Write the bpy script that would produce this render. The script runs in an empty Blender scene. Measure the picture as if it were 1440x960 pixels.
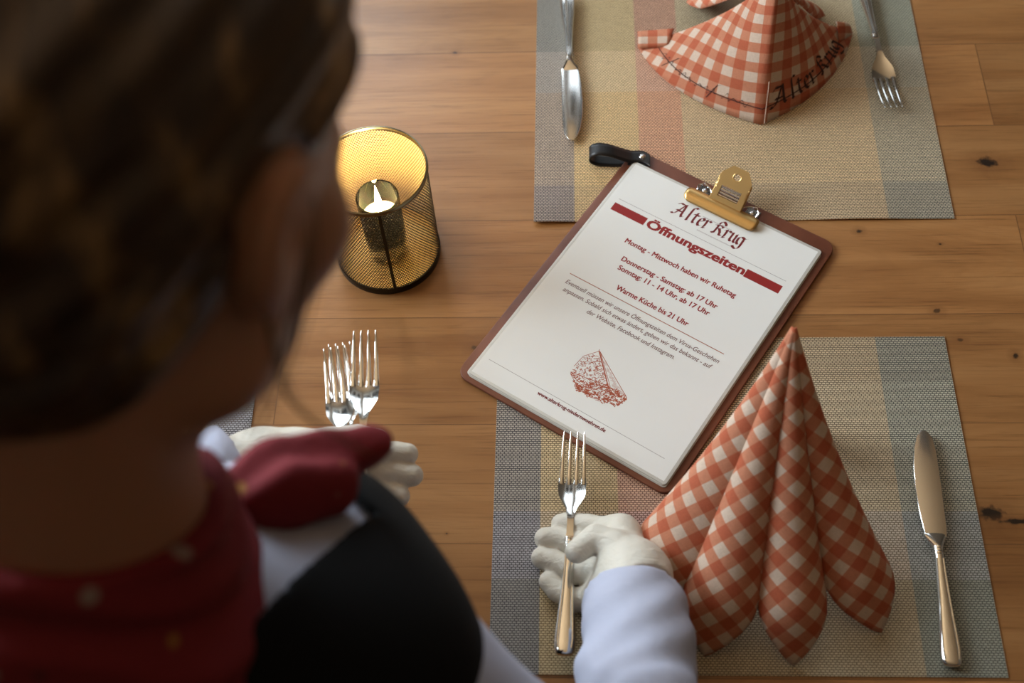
import bpy, math, random
import numpy as np
from mathutils import Matrix, Vector
from math import sin, cos, pi, radians

random.seed(7)
rng = np.random.default_rng(7)
scene = bpy.context.scene
Z0 = 0.75                       # height of the table top above the floor

# ------------------------------------------------------------------ camera
F_PX = 1768.43                  # focal length in pixels of a 1440 wide frame
CO = np.array([-0.13796, -0.47541, 1.02859])
CR = np.array([0.998725, 0.020935, -0.045935])
CU = np.array([0.006362, 0.850502, 0.525933])
CF = np.array([-0.050078, 0.525555, -0.849285])

def at(x, y, z=0.0):            # point seen at pixel x, y lying z above the table top
    d = CF + (x - 720) / F_PX * CR - (y - 480) / F_PX * CU
    return CO + d * ((z - CO[2]) / d[2])

def dep(x, y, t):               # point seen at pixel x, y at depth t
    return CO + t * (CF + (x - 720) / F_PX * CR - (y - 480) / F_PX * CU)

cam_d = bpy.data.cameras.new('camera')
cam = bpy.data.objects.new('camera', cam_d)
scene.collection.objects.link(cam)
cam_d.sensor_width = 36
cam_d.lens = F_PX / 1440 * 36
cam.matrix_world = Matrix(((CR[0], CU[0], -CF[0], CO[0]), (CR[1], CU[1], -CF[1], CO[1]),
                           (CR[2], CU[2], -CF[2], CO[2] + Z0), (0, 0, 0, 1)))
cam_d.clip_start = 0.02
cam_d.dof.use_dof = True
cam_d.dof.focus_distance = 1.185
cam_d.dof.aperture_fstop = 4.2
scene.camera = cam

# ------------------------------------------------------------------ light
scene.view_settings.view_transform = 'Standard'
scene.view_settings.look = 'None'
scene.view_settings.gamma = 1.0
scene.view_settings.use_curve_mapping = False
scene.view_settings.exposure = 0.25
world = bpy.data.worlds.new('world')
scene.world = world
world.use_nodes = True
bg = world.node_tree.nodes['Background']
bg.inputs[0].default_value = (0.75, 0.85, 1.0, 1)
bg.inputs[1].default_value = 0.3

def area(name, loc, rot, sx, sy, watts, col):
    l = bpy.data.lights.new(name, 'AREA')
    l.shape = 'RECTANGLE'; l.size = sx; l.size_y = sy; l.energy = watts; l.color = col
    o = bpy.data.objects.new(name, l); scene.collection.objects.link(o)
    o.location = loc; o.rotation_euler = rot
    return o
# daylight just outside the panes of the two windows (far wall and left wall)
area('daylight_far_window', (-1.105, 1.80, 2.02), (radians(-90), 0, 0), 1.35, 1.55, 66, (0.84, 0.93, 1.0))
area('daylight_far_window', (.135, 1.80, 2.02), (radians(-90), 0, 0), .73, 1.55, 7, (0.84, 0.93, 1.0))
area('daylight_left_window', (-1.86, 0.80, 2.02), (0, radians(-90), 0), 1.55, 1.3, 112, (0.84, 0.93, 1.0))

# ------------------------------------------------------------------ helpers
COL = scene.collection
def link(o, parent=None):
    COL.objects.link(o)
    if parent is not None: o.parent = parent
    return o
def thing(name, label, cat, loc=(0, 0, 0), rotz=0, group=None, mat=None):
    o = bpy.data.objects.new(name, None); link(o)
    o.empty_display_size = 0.02
    if mat is not None: o.matrix_world = mat
    else:
        o.location = (loc[0], loc[1], loc[2] + Z0); o.rotation_euler = (0, 0, rotz)
    return tag(o, label, cat, group)
def tag(o, label, cat, group=None):
    o['label'] = label; o['category'] = cat
    if group: o['group'] = group
    return o
class G:
    """collects faces of one part"""
    def __init__(s): s.v = []; s.f = []; s.uv = []; s.mi = []
    def add(s, verts, faces, uv=None, mi=0):
        b = len(s.v)
        s.v += [tuple(map(float, q)) for q in verts]
        s.f += [tuple(b + i for i in fc) for fc in faces]
        s.mi += [mi] * len(faces)
        s.uv += (list(uv) if uv is not None else [(q[0], q[1]) for q in verts])
        return s
    def grid(s, P, closed_u=False, closed_v=False, uv=None, cap0=False, cap1=False, mi=0):
        n, m = len(P), len(P[0])
        V = [q for row in P for q in row]; Fs = []
        for i in range(n if closed_u else n - 1):
            for j in range(m if closed_v else m - 1):
                a, b = i, (i + 1) % n; c, d = j, (j + 1) % m
                Fs.append((a * m + c, a * m + d, b * m + d, b * m + c))
        if cap0: Fs.append(tuple(range(m))[::-1])
        if cap1: Fs.append(tuple((n - 1) * m + k for k in range(m)))
        U = [q for row in uv for q in row] if uv is not None else None
        return s.add(V, Fs, U, mi)
    def box(s, lo, hi, mi=0):
        x0, y0, z0 = lo; x1, y1, z1 = hi
        return s.add([(x0, y0, z0), (x1, y0, z0), (x1, y1, z0), (x0, y1, z0), (x0, y0, z1), (x1, y0, z1), (x1, y1, z1), (x0, y1, z1)],
                     [(3, 2, 1, 0), (4, 5, 6, 7), (0, 1, 5, 4), (1, 2, 6, 5), (2, 3, 7, 6), (3, 0, 4, 7)], mi=mi)
    def tube(s, pts, r, n=10, cap=True, mi=0):
        pts = [Vector(p) for p in pts]; rs = r if hasattr(r, '__len__') else [r] * len(pts)
        rows = []; up = Vector((0, 0, 1))
        for i, p in enumerate(pts):
            d = (pts[min(i + 1, len(pts) - 1)] - pts[max(i - 1, 0)]).normalized()
            if abs(d.dot(up)) > .95: up = Vector((1, 0, 0))
            a = d.cross(up).normalized(); b = a.cross(d).normalized(); up = b
            rows.append([p + rs[i] * (cos(t) * a + sin(t) * b) for t in [2 * pi * k / n for k in range(n)]])
        return s.grid(rows, closed_v=True, cap0=cap, cap1=cap, mi=mi)
    def lathe(s, prof, n=48, c=(0, 0), mi=0):
        rows = [[(c[0] + r * cos(2 * pi * k / n), c[1] + r * sin(2 * pi * k / n), z) for k in range(n)] for r, z in prof]
        return s.grid(rows, closed_v=True, mi=mi)
    def prism(s, outline, z0, z1, bevel=0.0, mi=0):
        """solid from a flat outline, rounded over by bevel at the top edge"""
        O = np.array(outline, float)[:, :2]; c = O.mean(0)
        def off(d):
            n = len(O); r = []
            for i in range(n):
                a, b, e = O[i - 1], O[i], O[(i + 1) % n]
                t1 = (b - a) / (np.linalg.norm(b - a) + 1e-12); t2 = (e - b) / (np.linalg.norm(e - b) + 1e-12)
                nn = np.array([-(t1 + t2)[1], (t1 + t2)[0]]); nn /= (np.linalg.norm(nn) + 1e-12)
                r.append(b + nn * d)
            return np.array(r)
        A = np.roll(O, -1, 0); area2 = (O[:, 0] * A[:, 1] - A[:, 0] * O[:, 1]).sum()
        if area2 < 0: O = O[::-1]
        rows = [[(*q, z0) for q in O], [(*q, z1 - bevel) for q in O]]
        if bevel > 0:
            for k in (1, 2, 3):
                t = k / 3 * pi / 2
                rows.append([(*q, z1 - bevel + bevel * sin(t)) for q in off(bevel * (1 - cos(t)))])
        return s.grid(rows, closed_v=True, cap0=True, cap1=True, mi=mi)
    def build(s, name, mat, parent=None, smooth=True, angle=40, loc=None):
        me = bpy.data.meshes.new(name)
        me.from_pydata(s.v, [], s.f); 
        for m in (mat if isinstance(mat, (list, tuple)) else [mat]): me.materials.append(m)
        if any(s.mi): me.polygons.foreach_set('material_index', s.mi)
        ul = me.uv_layers.new(name='UVMap')
        li = np.zeros(len(me.loops), int); me.loops.foreach_get('vertex_index', li)
        ul.data.foreach_set('uv', np.array(s.uv, float)[li].ravel())
        o = bpy.data.objects.new(name, me); link(o, parent)
        if loc is not None: o.location = loc
        if smooth:
            me.shade_smooth()
            if angle: me.set_sharp_from_angle(angle=radians(angle))
        me.update()
        return o

# ------------------------------------------------------------------ materials
def nt(m): return m.node_tree.nodes, m.node_tree.links
def mat(name, col=(.5, .5, .5), rough=.5, metal=0.0, **kw):
    m = bpy.data.materials.new(name); m.use_nodes = True
    b = m.node_tree.nodes['Principled BSDF']
    b.inputs['Base Color'].default_value = (*col, 1); b.inputs['Roughness'].default_value = rough; b.inputs['Metallic'].default_value = metal
    for k, v in kw.items(): b.inputs[k].default_value = v
    return m
def N(m, t, **kw):
    n = m.node_tree.nodes.new(t)
    for k, v in kw.items():
        if isinstance(k, str) and hasattr(n, k): setattr(n, k, v)
    return n
def L(m, a, b): m.node_tree.links.new(a, b)
def math_(m, op, a, b=None, c=None):
    n = N(m, 'ShaderNodeMath', operation=op)
    for i, v in enumerate((a, b, c)):
        if v is None: continue
        if isinstance(v, (int, float)): n.inputs[i].default_value = v
        else: L(m, v, n.inputs[i])
    return n.outputs[0]
def mix(m, fac, a, b, bt='MIX'):
    n = N(m, 'ShaderNodeMix', data_type='RGBA', blend_type=bt)
    for s, v in ((n.inputs[0], fac), (n.inputs[6], a), (n.inputs[7], b)):
        if isinstance(v, (int, float)): s.default_value = v
        elif isinstance(v, tuple): s.default_value = (*v, 1) if len(v) == 3 else v
        else: L(m, v, s)
    return n.outputs[2]
def bump(m, h, strength=.3, dist=.001):
    n = N(m, 'ShaderNodeBump'); n.inputs['Strength'].default_value = strength; n.inputs['Distance'].default_value = dist
    L(m, h, n.inputs['Height']); L(m, n.outputs[0], m.node_tree.nodes['Principled BSDF'].inputs['Normal'])
def base(m): return m.node_tree.nodes['Principled BSDF'].inputs['Base Color']
def coord(m, which='Object', scale=(1, 1, 1), rot=(0, 0, 0)):
    t = N(m, 'ShaderNodeTexCoord'); mp = N(m, 'ShaderNodeMapping')
    mp.inputs['Scale'].default_value = scale; mp.inputs['Rotation'].default_value = rot
    L(m, t.outputs[which], mp.inputs[0]); return mp.outputs[0]
def noise(m, vec, scale, detail=4, rough=.55, dist=0.0):
    n = N(m, 'ShaderNodeTexNoise'); n.inputs['Scale'].default_value = scale; n.inputs['Detail'].default_value = detail
    n.inputs['Roughness'].default_value = rough; n.inputs['Distortion'].default_value = dist
    L(m, vec, n.inputs['Vector']); return n.outputs['Fac']
def ramp(m, fac, stops, interp='LINEAR'):
    n = N(m, 'ShaderNodeValToRGB'); cr = n.color_ramp; cr.interpolation = interp
    while len(cr.elements) < len(stops): cr.elements.new(.5)
    for e, (p, c) in zip(cr.elements, stops): e.position = p; e.color = (*c, 1)
    L(m, fac, n.inputs[0]); return n.outputs['Color']

def oak_material(name, knots=(), tint=1.0):
    m = mat(name, rough=.42)
    m.node_tree.nodes['Principled BSDF'].inputs['Specular IOR Level'].default_value = .5
    v = coord(m)
    br = N(m, 'ShaderNodeTexBrick', offset=.37, squash=1.0)
    br.inputs['Scale'].default_value = 1; br.inputs['Brick Width'].default_value = 1.15; br.inputs['Row Height'].default_value = .118
    br.inputs['Mortar Size'].default_value = .0006; br.inputs['Bias'].default_value = 0
    br.inputs['Color1'].default_value = (.0, .0, .0, 1); br.inputs['Color2'].default_value = (1, 1, 1, 1); br.inputs['Mortar'].default_value = (.25, .25, .25, 1)
    mp = N(m, 'ShaderNodeMapping'); mp.inputs['Location'].default_value = (.42, .047, 0); L(m, v, mp.inputs[0]); L(m, mp.outputs[0], br.inputs['Vector'])
    # every stave gets its own stretch of grain
    off = N(m, 'ShaderNodeVectorMath', operation='MULTIPLY_ADD'); L(m, br.outputs['Color'], off.inputs[0]); off.inputs[1].default_value = (3.7, 1.9, 2.3); L(m, v, off.inputs[2])
    st = N(m, 'ShaderNodeMapping'); st.inputs['Scale'].default_value = (1.6, 16, 4); L(m, off.outputs[0], st.inputs[0])
    big = noise(m, st.outputs[0], 1.6, 5, .55, .9)
    st2 = N(m, 'ShaderNodeMapping'); st2.inputs['Scale'].default_value = (5, 190, 5); L(m, off.outputs[0], st2.inputs[0])
    fine = noise(m, st2.outputs[0], 2.2, 4, .7, .25)
    st3 = N(m, 'ShaderNodeMapping'); st3.inputs['Scale'].default_value = (1.3, 7, 2); L(m, off.outputs[0], st3.inputs[0])
    wv = noise(m, st3.outputs[0], 2.0, 2, .5, 1.4)
    rings = math_(m, 'SINE', math_(m, 'MULTIPLY', wv, 62.0))
    t = tint
    c = ramp(m, big, [(.25, (.30 * t, .135 * t, .048 * t)), (.5, (.43 * t, .215 * t, .085 * t)), (.75, (.52 * t, .285 * t, .125 * t))])
    c = mix(m, math_(m, 'MULTIPLY', math_(m, 'MAXIMUM', rings, 0.0), .09), c, (.19, .08, .03))
    pores = ramp(m, fine, [(.30, (.46, .40, .36)), (.47, (1, 1, 1))])
    c = mix(m, .62, c, pores, 'MULTIPLY')
    tone = ramp(m, br.outputs['Color'], [(0, (.86, .83, .80)), (.5, (.98, .97, .95)), (1, (1.10, 1.06, 1.02))])
    c = mix(m, 1.0, c, tone, 'MULTIPLY')
    c = mix(m, 1.0, c, (.91, .855, .745), 'MULTIPLY')
    c = mix(m, math_(m, 'MULTIPLY', br.outputs['Fac'], .6), c, (.12, .05, .02))
    for kx, ky, rx, ry, dark in knots:
        sx = N(m, 'ShaderNodeVectorMath', operation='SUBTRACT'); L(m, v, sx.inputs[0]); sx.inputs[1].default_value = (kx, ky, 0)
        w = N(m, 'ShaderNodeVectorMath', operation='MULTIPLY'); L(m, sx.outputs[0], w.inputs[0]); w.inputs[1].default_value = (1 / rx, 1 / ry, 0)
        ln = N(m, 'ShaderNodeVectorMath', operation='LENGTH'); L(m, w.outputs[0], ln.inputs[0])
        d = math_(m, 'ADD', ln.outputs['Value'], math_(m, 'MULTIPLY', math_(m, 'SUBTRACT', noise(m, v, 160, 3), .5), 1.5))
        halo = ramp(m, math_(m, 'MULTIPLY', d, .25), [(.12, (1, 1, 1)), (.75, (0, 0, 0))])
        core = ramp(m, d, [(.55, (1, 1, 1)), (1.0, (0, 0, 0))])
        c = mix(m, math_(m, 'MULTIPLY', halo, .5), c, (.17, .065, .02))
        c = mix(m, math_(m, 'MULTIPLY', core, dark), c, (.012, .008, .006))
    L(m, c, base(m))
    r = math_(m, 'MULTIPLY_ADD', fine, -.16, .46); L(m, r, m.node_tree.nodes['Principled BSDF'].inputs['Roughness'])
    bump(m, fine, .22, .0006)
    return m

KN = []
for (px, py, rx, ry, dk) in ((1388, 228, .0105, .0075, .97), (1395, 722, .012, .008, .97), (1432, 733, .017, .0028, .95), (1208, 325, .0034, .0028, .9),
                             (1318, 437, .004, .003, .7), (1428, 500, .003, .0035, .9), (640, 74, .003, .002, .7), (668, 489, .005, .003, .65), (1322, 343, .0018, .0012, .8),
                             (1350, 478, .004, .0024, .6), (628, 750, .0012, .001, .8)):
    k = at(px, py); KN.append((k[0], k[1], rx, ry, dk))
M_OAK = oak_material('oiled oak', KN)
M_FLOOR = oak_material('floor oak', (), .55)
M_CEIL = mat('warm ceiling plaster', (.70, .45, .24), .9)
M_WALL = mat('wall plaster', (.17, .135, .10), .9)
_v = coord(M_WALL); bump(M_WALL, noise(M_WALL, _v, 60, 5), .2, .004)
M_FRAME = mat('window frame paint', (.7, .68, .64), .4)
M_STEEL = mat('polished steel', (.80, .79, .77), .11, 1.0)
M_STEEL2 = mat('blade steel', (.78, .77, .76), .17, 1.0)
_v = coord(M_STEEL2, scale=(300, 6, 300)); bump(M_STEEL2, noise(M_STEEL2, _v, 3, 2), .04, .0003)
M_CHROME = mat('chrome wire', (.75, .75, .76), .12, 1.0)
M_GOLD = mat('brushed brass', (.72, .47, .19), .36, 1.0)
_v = coord(M_GOLD, scale=(40, 900, 40)); bump(M_GOLD, noise(M_GOLD, _v, 2, 2), .06, .0003)
M_GOLDIN = mat('gold lacquer', (.84, .64, .27), .5, .4)
M_BLACKMETAL = mat('black bronze lacquer', (.022, .017, .009), .35, .6)
M_RIM = mat('lantern rim', (.16, .14, .09), .25, 1.0)
M_LEATHER = mat('black leather', (.012, .012, .014), .36)
_v = coord(M_LEATHER); bump(M_LEATHER, noise(M_LEATHER, _v, 900, 4), .25, .0005)
M_BOARD = mat('brown leatherette', (.165, .052, .026), .42)
_v = coord(M_BOARD); bump(M_BOARD, noise(M_BOARD, _v, 700, 3), .2, .0004)
L(M_BOARD, ramp(M_BOARD, noise(M_BOARD, _v, 25, 5), [(.3, (.13, .036, .017)), (.7, (.21, .066, .032))]), base(M_BOARD))
M_PAPER = mat('laminated paper', (.86, .855, .83), .32)
M_PAPER.node_tree.nodes['Principled BSDF'].inputs['Coat Weight'].default_value = .35
M_PAPER.node_tree.nodes['Principled BSDF'].inputs['Coat Roughness'].default_value = .16
_v = coord(M_PAPER); bump(M_PAPER, noise(M_PAPER, _v, 22, 2), .10, .002)
M_FILM = mat('laminate edge film', (.62, .60, .55), .25)
M_RED = mat('crimson print', (.30, .012, .012), .4)
M_DKRED = mat('dark crimson print', (.17, .008, .010), .4)
M_GREYINK = mat('grey print', (.33, .28, .27), .4)
M_TXTINK = mat('brown grey print', (.20, .10, .09), .4)
M_RUST = mat('rust print', (.42, .085, .035), .4)
M_RUSTLINE = mat('rust line print', (.40, .11, .06), .4)
M_BLOUSE = mat('white cotton', (.43, .45, .57), .8)
_v = coord(M_BLOUSE); bump(M_BLOUSE, noise(M_BLOUSE, _v, 45, 4), .18, .004)
M_VEST = mat('black wool', (.006, .006, .0065), .9, **{'Specular IOR Level': .15})
_v = coord(M_VEST); bump(M_VEST, noise(M_VEST, _v, 500, 3), .3, .001)
M_SKIRT = mat('black skirt cloth', (.016, .015, .017), .9)
M_SHOE = mat('black shoe leather', (.012, .011, .011), .4)
M_SKIN = mat('skin', (.42, .205, .125), .52)
M_SKIN.node_tree.nodes['Principled BSDF'].inputs['Subsurface Weight'].default_value = .5
M_SKIN.node_tree.nodes['Principled BSDF'].inputs['Subsurface Radius'].default_value = (.02, .006, .003)
M_LIP = mat('lips', (.42, .13, .11), .45)
M_GLOVE = mat('white latex glove', (.66, .62, .54), .5)
M_GLOVE.node_tree.nodes['Principled BSDF'].inputs['Subsurface Weight'].default_value = .08
M_GLOVE.node_tree.nodes['Principled BSDF'].inputs['Subsurface Radius'].default_value = (.006, .004, .003)
_v = coord(M_GLOVE); bump(M_GLOVE, noise(M_GLOVE, coord(M_GLOVE, scale=(1, 1.7, 1)), 95, 3, .6, .6), .42, .0035)
M_HAIR = mat('brown hair', (.06, .03, .014), .45)
_s = coord(M_HAIR, 'Object', (34, 7, 12), (.2, .75, .5)); _f = noise(M_HAIR, _s, 2.2, 6, .6, .4)
L(M_HAIR, ramp(M_HAIR, _f, [(.35, (.022, .011, .006)), (.55, (.060, .032, .014)), (.68, (.28, .165, .065))]), base(M_HAIR)); bump(M_HAIR, _f, .5, .004)
M_STRAND = mat('loose blonde brown strand', (.16, .10, .05), .5)
M_SCARF = mat('red bandana cotton', (.17, .008, .012), .85)
_v = coord(M_SCARF); _vo = N(M_SCARF, 'ShaderNodeTexVoronoi'); _vo.inputs['Scale'].default_value = 42; _vo.inputs['Randomness'].default_value = .35; L(M_SCARF, _v, _vo.inputs['Vector'])
_d = ramp(M_SCARF, _vo.outputs['Distance'], [(.16, (1, 1, 1)), (.22, (0, 0, 0))])
_sel = ramp(M_SCARF, _vo.outputs['Color'], [(.30, (.02, .01, .01)), (.36, (.40, .20, .03)), (.66, (.34, .30, .27))], 'CONSTANT')
L(M_SCARF, mix(M_SCARF, math_(M_SCARF, 'MULTIPLY', _d, .75), (.19, .008, .014), _sel), base(M_SCARF)); bump(M_SCARF, noise(M_SCARF, _v, 26, 4), .35, .008)
M_WAX = mat('candle wax', (.85, .74, .52), .5)
M_WAX.node_tree.nodes['Principled BSDF'].inputs['Subsurface Weight'].default_value = .3

def glass_material(name, tint=(1, 1, 1)):
    m = bpy.data.materials.new(name); m.use_nodes = True
    n, l = nt(m); n.clear()
    out = n.new('ShaderNodeOutputMaterial'); mx = n.new('ShaderNodeMixShader'); tr = n.new('ShaderNodeBsdfTransparent'); gl = n.new('ShaderNodeBsdfGlossy'); fr = n.new('ShaderNodeFresnel')
    fr.inputs[0].default_value = 1.5; gl.inputs['Roughness'].default_value = .03; tr.inputs[0].default_value = (*tint, 1)
    l.new(fr.outputs[0], mx.inputs[0]); l.new(tr.outputs[0], mx.inputs[1]); l.new(gl.outputs[0], mx.inputs[2]); l.new(mx.outputs[0], out.inputs[0])
    return m
M_GLASS = glass_material('clear glass', (.97, .97, .96))
M_PANE = glass_material('window glass', (.97, .98, .98))
M_FLAME = mat('candle flame', (1, .7, .3), .5)
_b = M_FLAME.node_tree.nodes['Principled BSDF']; _b.inputs['Emission Color'].default_value = (1, .72, .36, 1); _b.inputs['Emission Strength'].default_value = 75

def band_ramp(m, val, bands, lo, hi):
    """constant colour bands over a coordinate"""
    n = N(m, 'ShaderNodeValToRGB'); cr = n.color_ramp; cr.interpolation = 'CONSTANT'
    while len(cr.elements) < len(bands): cr.elements.new(.5)
    for e, (p, c) in zip(cr.elements, bands): e.position = max(0.0, min(1.0, (p - lo) / (hi - lo))); e.color = (*c, 1)
    L(m, math_(m, 'DIVIDE', math_(m, 'SUBTRACT', val, lo), hi - lo), n.inputs[0]); return n.outputs['Color']
MW, MH = .4225, .3255
LAV, YEL, TER, SND, GRN = (.20, .18, .20), (.66, .45, .19), (.58, .23, .14), (.54, .40, .23), (.26, .27, .22)
def mat_weave(name, weft, lift=1.0):
    m = mat(name, rough=.62)
    v = coord(m); sp = N(m, 'ShaderNodeSeparateXYZ'); L(m, v, sp.inputs[0])
    warp = band_ramp(m, sp.outputs[0], [(-.22, LAV), (-.17, YEL), (-.101, TER), (-.054, SND), (.146, GRN)], -.215, .215)
    wft = band_ramp(m, sp.outputs[1], weft, -.165, .165)
    br = N(m, 'ShaderNodeTexBrick', offset=.5)
    br.inputs['Scale'].default_value = 1; br.inputs['Brick Width'].default_value = .0035; br.inputs['Row Height'].default_value = .0021
    br.inputs['Mortar Size'].default_value = .00046; br.inputs['Mortar Smooth'].default_value = .35; L(m, v, br.inputs['Vector'])
    thread = mix(m, .55, wft, warp)
    c = mix(m, br.outputs['Fac'], thread, mix(m, 1.0, warp, (.22, .21, .21), 'MULTIPLY'))
    c = mix(m, 1.0, c, ramp(m, noise(m, v, 320, 2), [(.3, (.88, .88, .88)), (.7, (1.1, 1.1, 1.1))]), 'MULTIPLY')
    c = mix(m, 1.0, c, (lift, lift, lift), 'MULTIPLY')
    L(m, c, base(m)); bump(m, math_(m, 'SUBTRACT', 1.0, br.outputs['Fac']), .55, .0006)
    return m
M_MAT_NEAR = mat_weave('woven vinyl near', [(-.17, (.38, .37, .29)), (-.081, (.56, .54, .54)), (-.017, (.64, .56, .42)), (.114, (.46, .37, .27))], 1.18)
M_MAT_FAR = mat_weave('woven vinyl far', [(-.17, (.52, .39, .27)), (-.116, (.82, .60, .36)), (.014, (.82, .70, .52)), (.075, (.48, .47, .34))], 1.36)

def gingham(name):
    m = mat(name, rough=.85)
    t = N(m, 'ShaderNodeTexCoord'); sp = N(m, 'ShaderNodeSeparateXYZ'); L(m, t.outputs['UV'], sp.inputs[0])
    P = .0205
    def stripe(o):
        fr = math_(m, 'FRACT', math_(m, 'DIVIDE', o, P))
        return math_(m, 'LESS_THAN', fr, .5)
    s = math_(m, 'ADD', stripe(sp.outputs[0]), stripe(sp.outputs[1]))
    c = ramp(m, math_(m, 'MULTIPLY', s, .5), [(0, (.62, .48, .38)), (.25, (.52, .20, .11)), (.75, (.45, .105, .045))], 'CONSTANT')
    cv = N(m, 'ShaderNodeMapping'); cv.inputs['Scale'].default_value = (1, 9, 1); L(m, t.outputs['UV'], cv.inputs[0])
    cv2 = N(m, 'ShaderNodeMapping'); cv2.inputs['Scale'].default_value = (9, 1, 1); L(m, t.outputs['UV'], cv2.inputs[0])
    slub = math_(m, 'ADD', noise(m, cv.outputs[0], 190, 3), noise(m, cv2.outputs[0], 190, 3))
    c = mix(m, 1.0, c, ramp(m, math_(m, 'MULTIPLY', slub, .5), [(.33, (.84, .82, .81)), (.68, (1.12, 1.12, 1.12))]), 'MULTIPLY')
    L(m, c, base(m)); bump(m, math_(m, 'ADD', math_(m, 'MULTIPLY', slub, .3), noise(m, coord(m), 48, 3)), .28, .004)
    return m
M_GING = gingham('orange gingham linen')
M_THREAD = mat('dark embroidery thread', (.055, .016, .012), .8)
M_SEAM = mat('pale seam thread', (.60, .42, .32), .8)

# ------------------------------------------------------------------ setting
def struct(g, name, m, smooth=False):
    o = g.build(name, m, None, smooth); o['kind'] = 'structure'; return o
X0, X1, Y0, Y1, H = -1.8, 2.6, -2.6, 1.75, 2.95
struct(G().box((X0 - .15, Y0 - .15, -.1), (X1 + .15, Y1 + .15, 0)), 'floor', M_FLOOR)
struct(G().box((X0 - .15, Y0 - .15, H), (X1 + .15, Y1 + .15, H + .1)), 'ceiling', M_CEIL)
# far wall with two window openings
wz0, wz1 = 1.25, 2.80
FARW = ((-1.74, -.43), (-.23, .50))
g = G().box((X0, Y1, 0), (FARW[0][0], Y1 + .15, H)).box((FARW[0][1], Y1, 0), (FARW[1][0], Y1 + .15, H)).box((FARW[1][1], Y1, 0), (X1, Y1 + .15, H))
for wx0, wx1 in FARW: g.box((wx0, Y1, 0), (wx1, Y1 + .15, wz0)).box((wx0, Y1, wz1), (wx1, Y1 + .15, H))
struct(g, 'wall_back', M_WALL)
lx0, lx1 = .15, 1.45
g = G().box((X0 - .15, Y0, 0), (X0, lx0, H)).box((X0 - .15, lx1, 0), (X0, Y1 + .15, H)).box((X0 - .15, lx0, 0), (X0, lx1, wz0)).box((X0 - .15, lx0, wz1), (X0, lx1, H))
struct(g, 'wall_left', M_WALL)
struct(G().box((X1, Y0, 0), (X1 + .15, Y1 + .15, H)), 'wall_right', M_WALL)
struct(G().box((X0 - .15, Y0 - .15, 0), (X1 + .15, Y0, H)), 'wall_front', M_WALL)
def window(name, a0, a1, along_x):
    g = G(); w = .05
    def bx(p0, p1, q0, q1, d0=.0, d1=.04):
        if along_x: g.box((p0, Y1 + d0, q0), (p1, Y1 + d1, q1))
        else: g.box((X0 - d1, p0, q0), (X0 - d0, p1, q1))
    bx(a0, a0 + w, wz0, wz1); bx(a1 - w, a1, wz0, wz1); bx(a0 + w, a1 - w, wz0, wz0 + w); bx(a0 + w, a1 - w, wz1 - w, wz1)
    n = 2
    for k in range(1, n):
        c = a0 + (a1 - a0) * k / n; bx(c - .025, c + .025, wz0 + w, wz1 - w)
    zc = wz0 + .68 * (wz1 - wz0)
    fr = g.build(name, M_FRAME, None, False); fr['kind'] = 'structure'
    p = G()
    if along_x: p.box((a0 + w, Y1 + .018, wz0 + w), (a1 - w, Y1 + .022, wz1 - w))
    else: p.box((X0 - .022, a0 + w, wz0 + w), (X0 - .018, a1 - w, wz1 - w))
    p.build('pane', M_PANE, fr, False)
window('window_1', *FARW[0], True)
window('window_2', *FARW[1], True)
window('window_3', lx0, lx1, False)

# ------------------------------------------------------------------ table
TX0, TX1, TY0, TY1 = -1.45, .95, -.215, .70
tb = thing('dining_table', 'long oiled oak table with horizontal grain and dark knots under everything', 'table', (0, 0, -Z0))
g = G(); g.prism([(TX0, TY0), (TX1, TY0), (TX1, TY1), (TX0, TY1)], Z0 - .04, Z0, .003)
g.build('tabletop', M_OAK, tb)
for sx in (TX0 + .10, TX1 - .10):
    for sy in (TY0 + .08, TY1 - .08):
        G().box((sx - .04, sy - .04, 0), (sx + .04, sy + .04, Z0 - .04)).build('leg', M_OAK, tb, False)
G().box((TX0 + .14, TY0 + .065, Z0 - .12), (TX1 - .14, TY0 + .090, Z0 - .04)).build('apron', M_OAK, tb, False)
G().box((TX0 + .14, TY1 - .090, Z0 - .12), (TX1 - .14, TY1 - .065, Z0 - .04)).build('apron', M_OAK, tb, False)

# ------------------------------------------------------------------ placemats
def placemat(cx, cy, m, label, rotz=0, curl=None):
    g = G(); nx, ny = 40, 30; T = .0011
    def zf(x, y):
        z = .0002
        if curl: 
            for (qx, qy, hh, rr) in curl:
                z += hh * math.exp(-((x - qx) ** 2 + (y - qy) ** 2) / rr ** 2)
        return z
    xs = [(-.5 + i / nx) * MW for i in range(nx + 1)]; ys = [(-.5 + j / ny) * MH for j in range(ny + 1)]
    top = [[(x, y, T + zf(x, y)) for y in ys] for x in xs]
    bot = [[(x, y, zf(x, y)) for y in ys] for x in xs]
    g.grid(top[::-1]); g.grid(bot)
    g.grid([top[0], bot[0]][::-1]); g.grid([top[-1], bot[-1]])
    g.grid([[r[0] for r in top], [r[0] for r in bot]]); g.grid([[r[-1] for r in top], [r[-1] for r in bot]][::-1])
    o = g.build('placemat', m, None, True, 30); o.location = (cx, cy, Z0); o.rotation_euler = (0, 0, rotz)
    return tag(o, label, 'placemat', 'woven placemats on the table')
placemat(0, 0, M_MAT_NEAR, 'woven plaid vinyl placemat lying under the tall folded napkin and right-hand knife')
placemat(.032, .4651, M_MAT_FAR, 'woven plaid vinyl placemat across the table under the low cone napkin', 0, [(-.2, -.17, .003, .045), (.12, -.17, .002, .05)])
placemat(-.652, .005, M_MAT_NEAR, 'woven grey placemat at the left mostly hidden behind the person', pi)
ZM = .0013                      # top of a placemat

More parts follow.
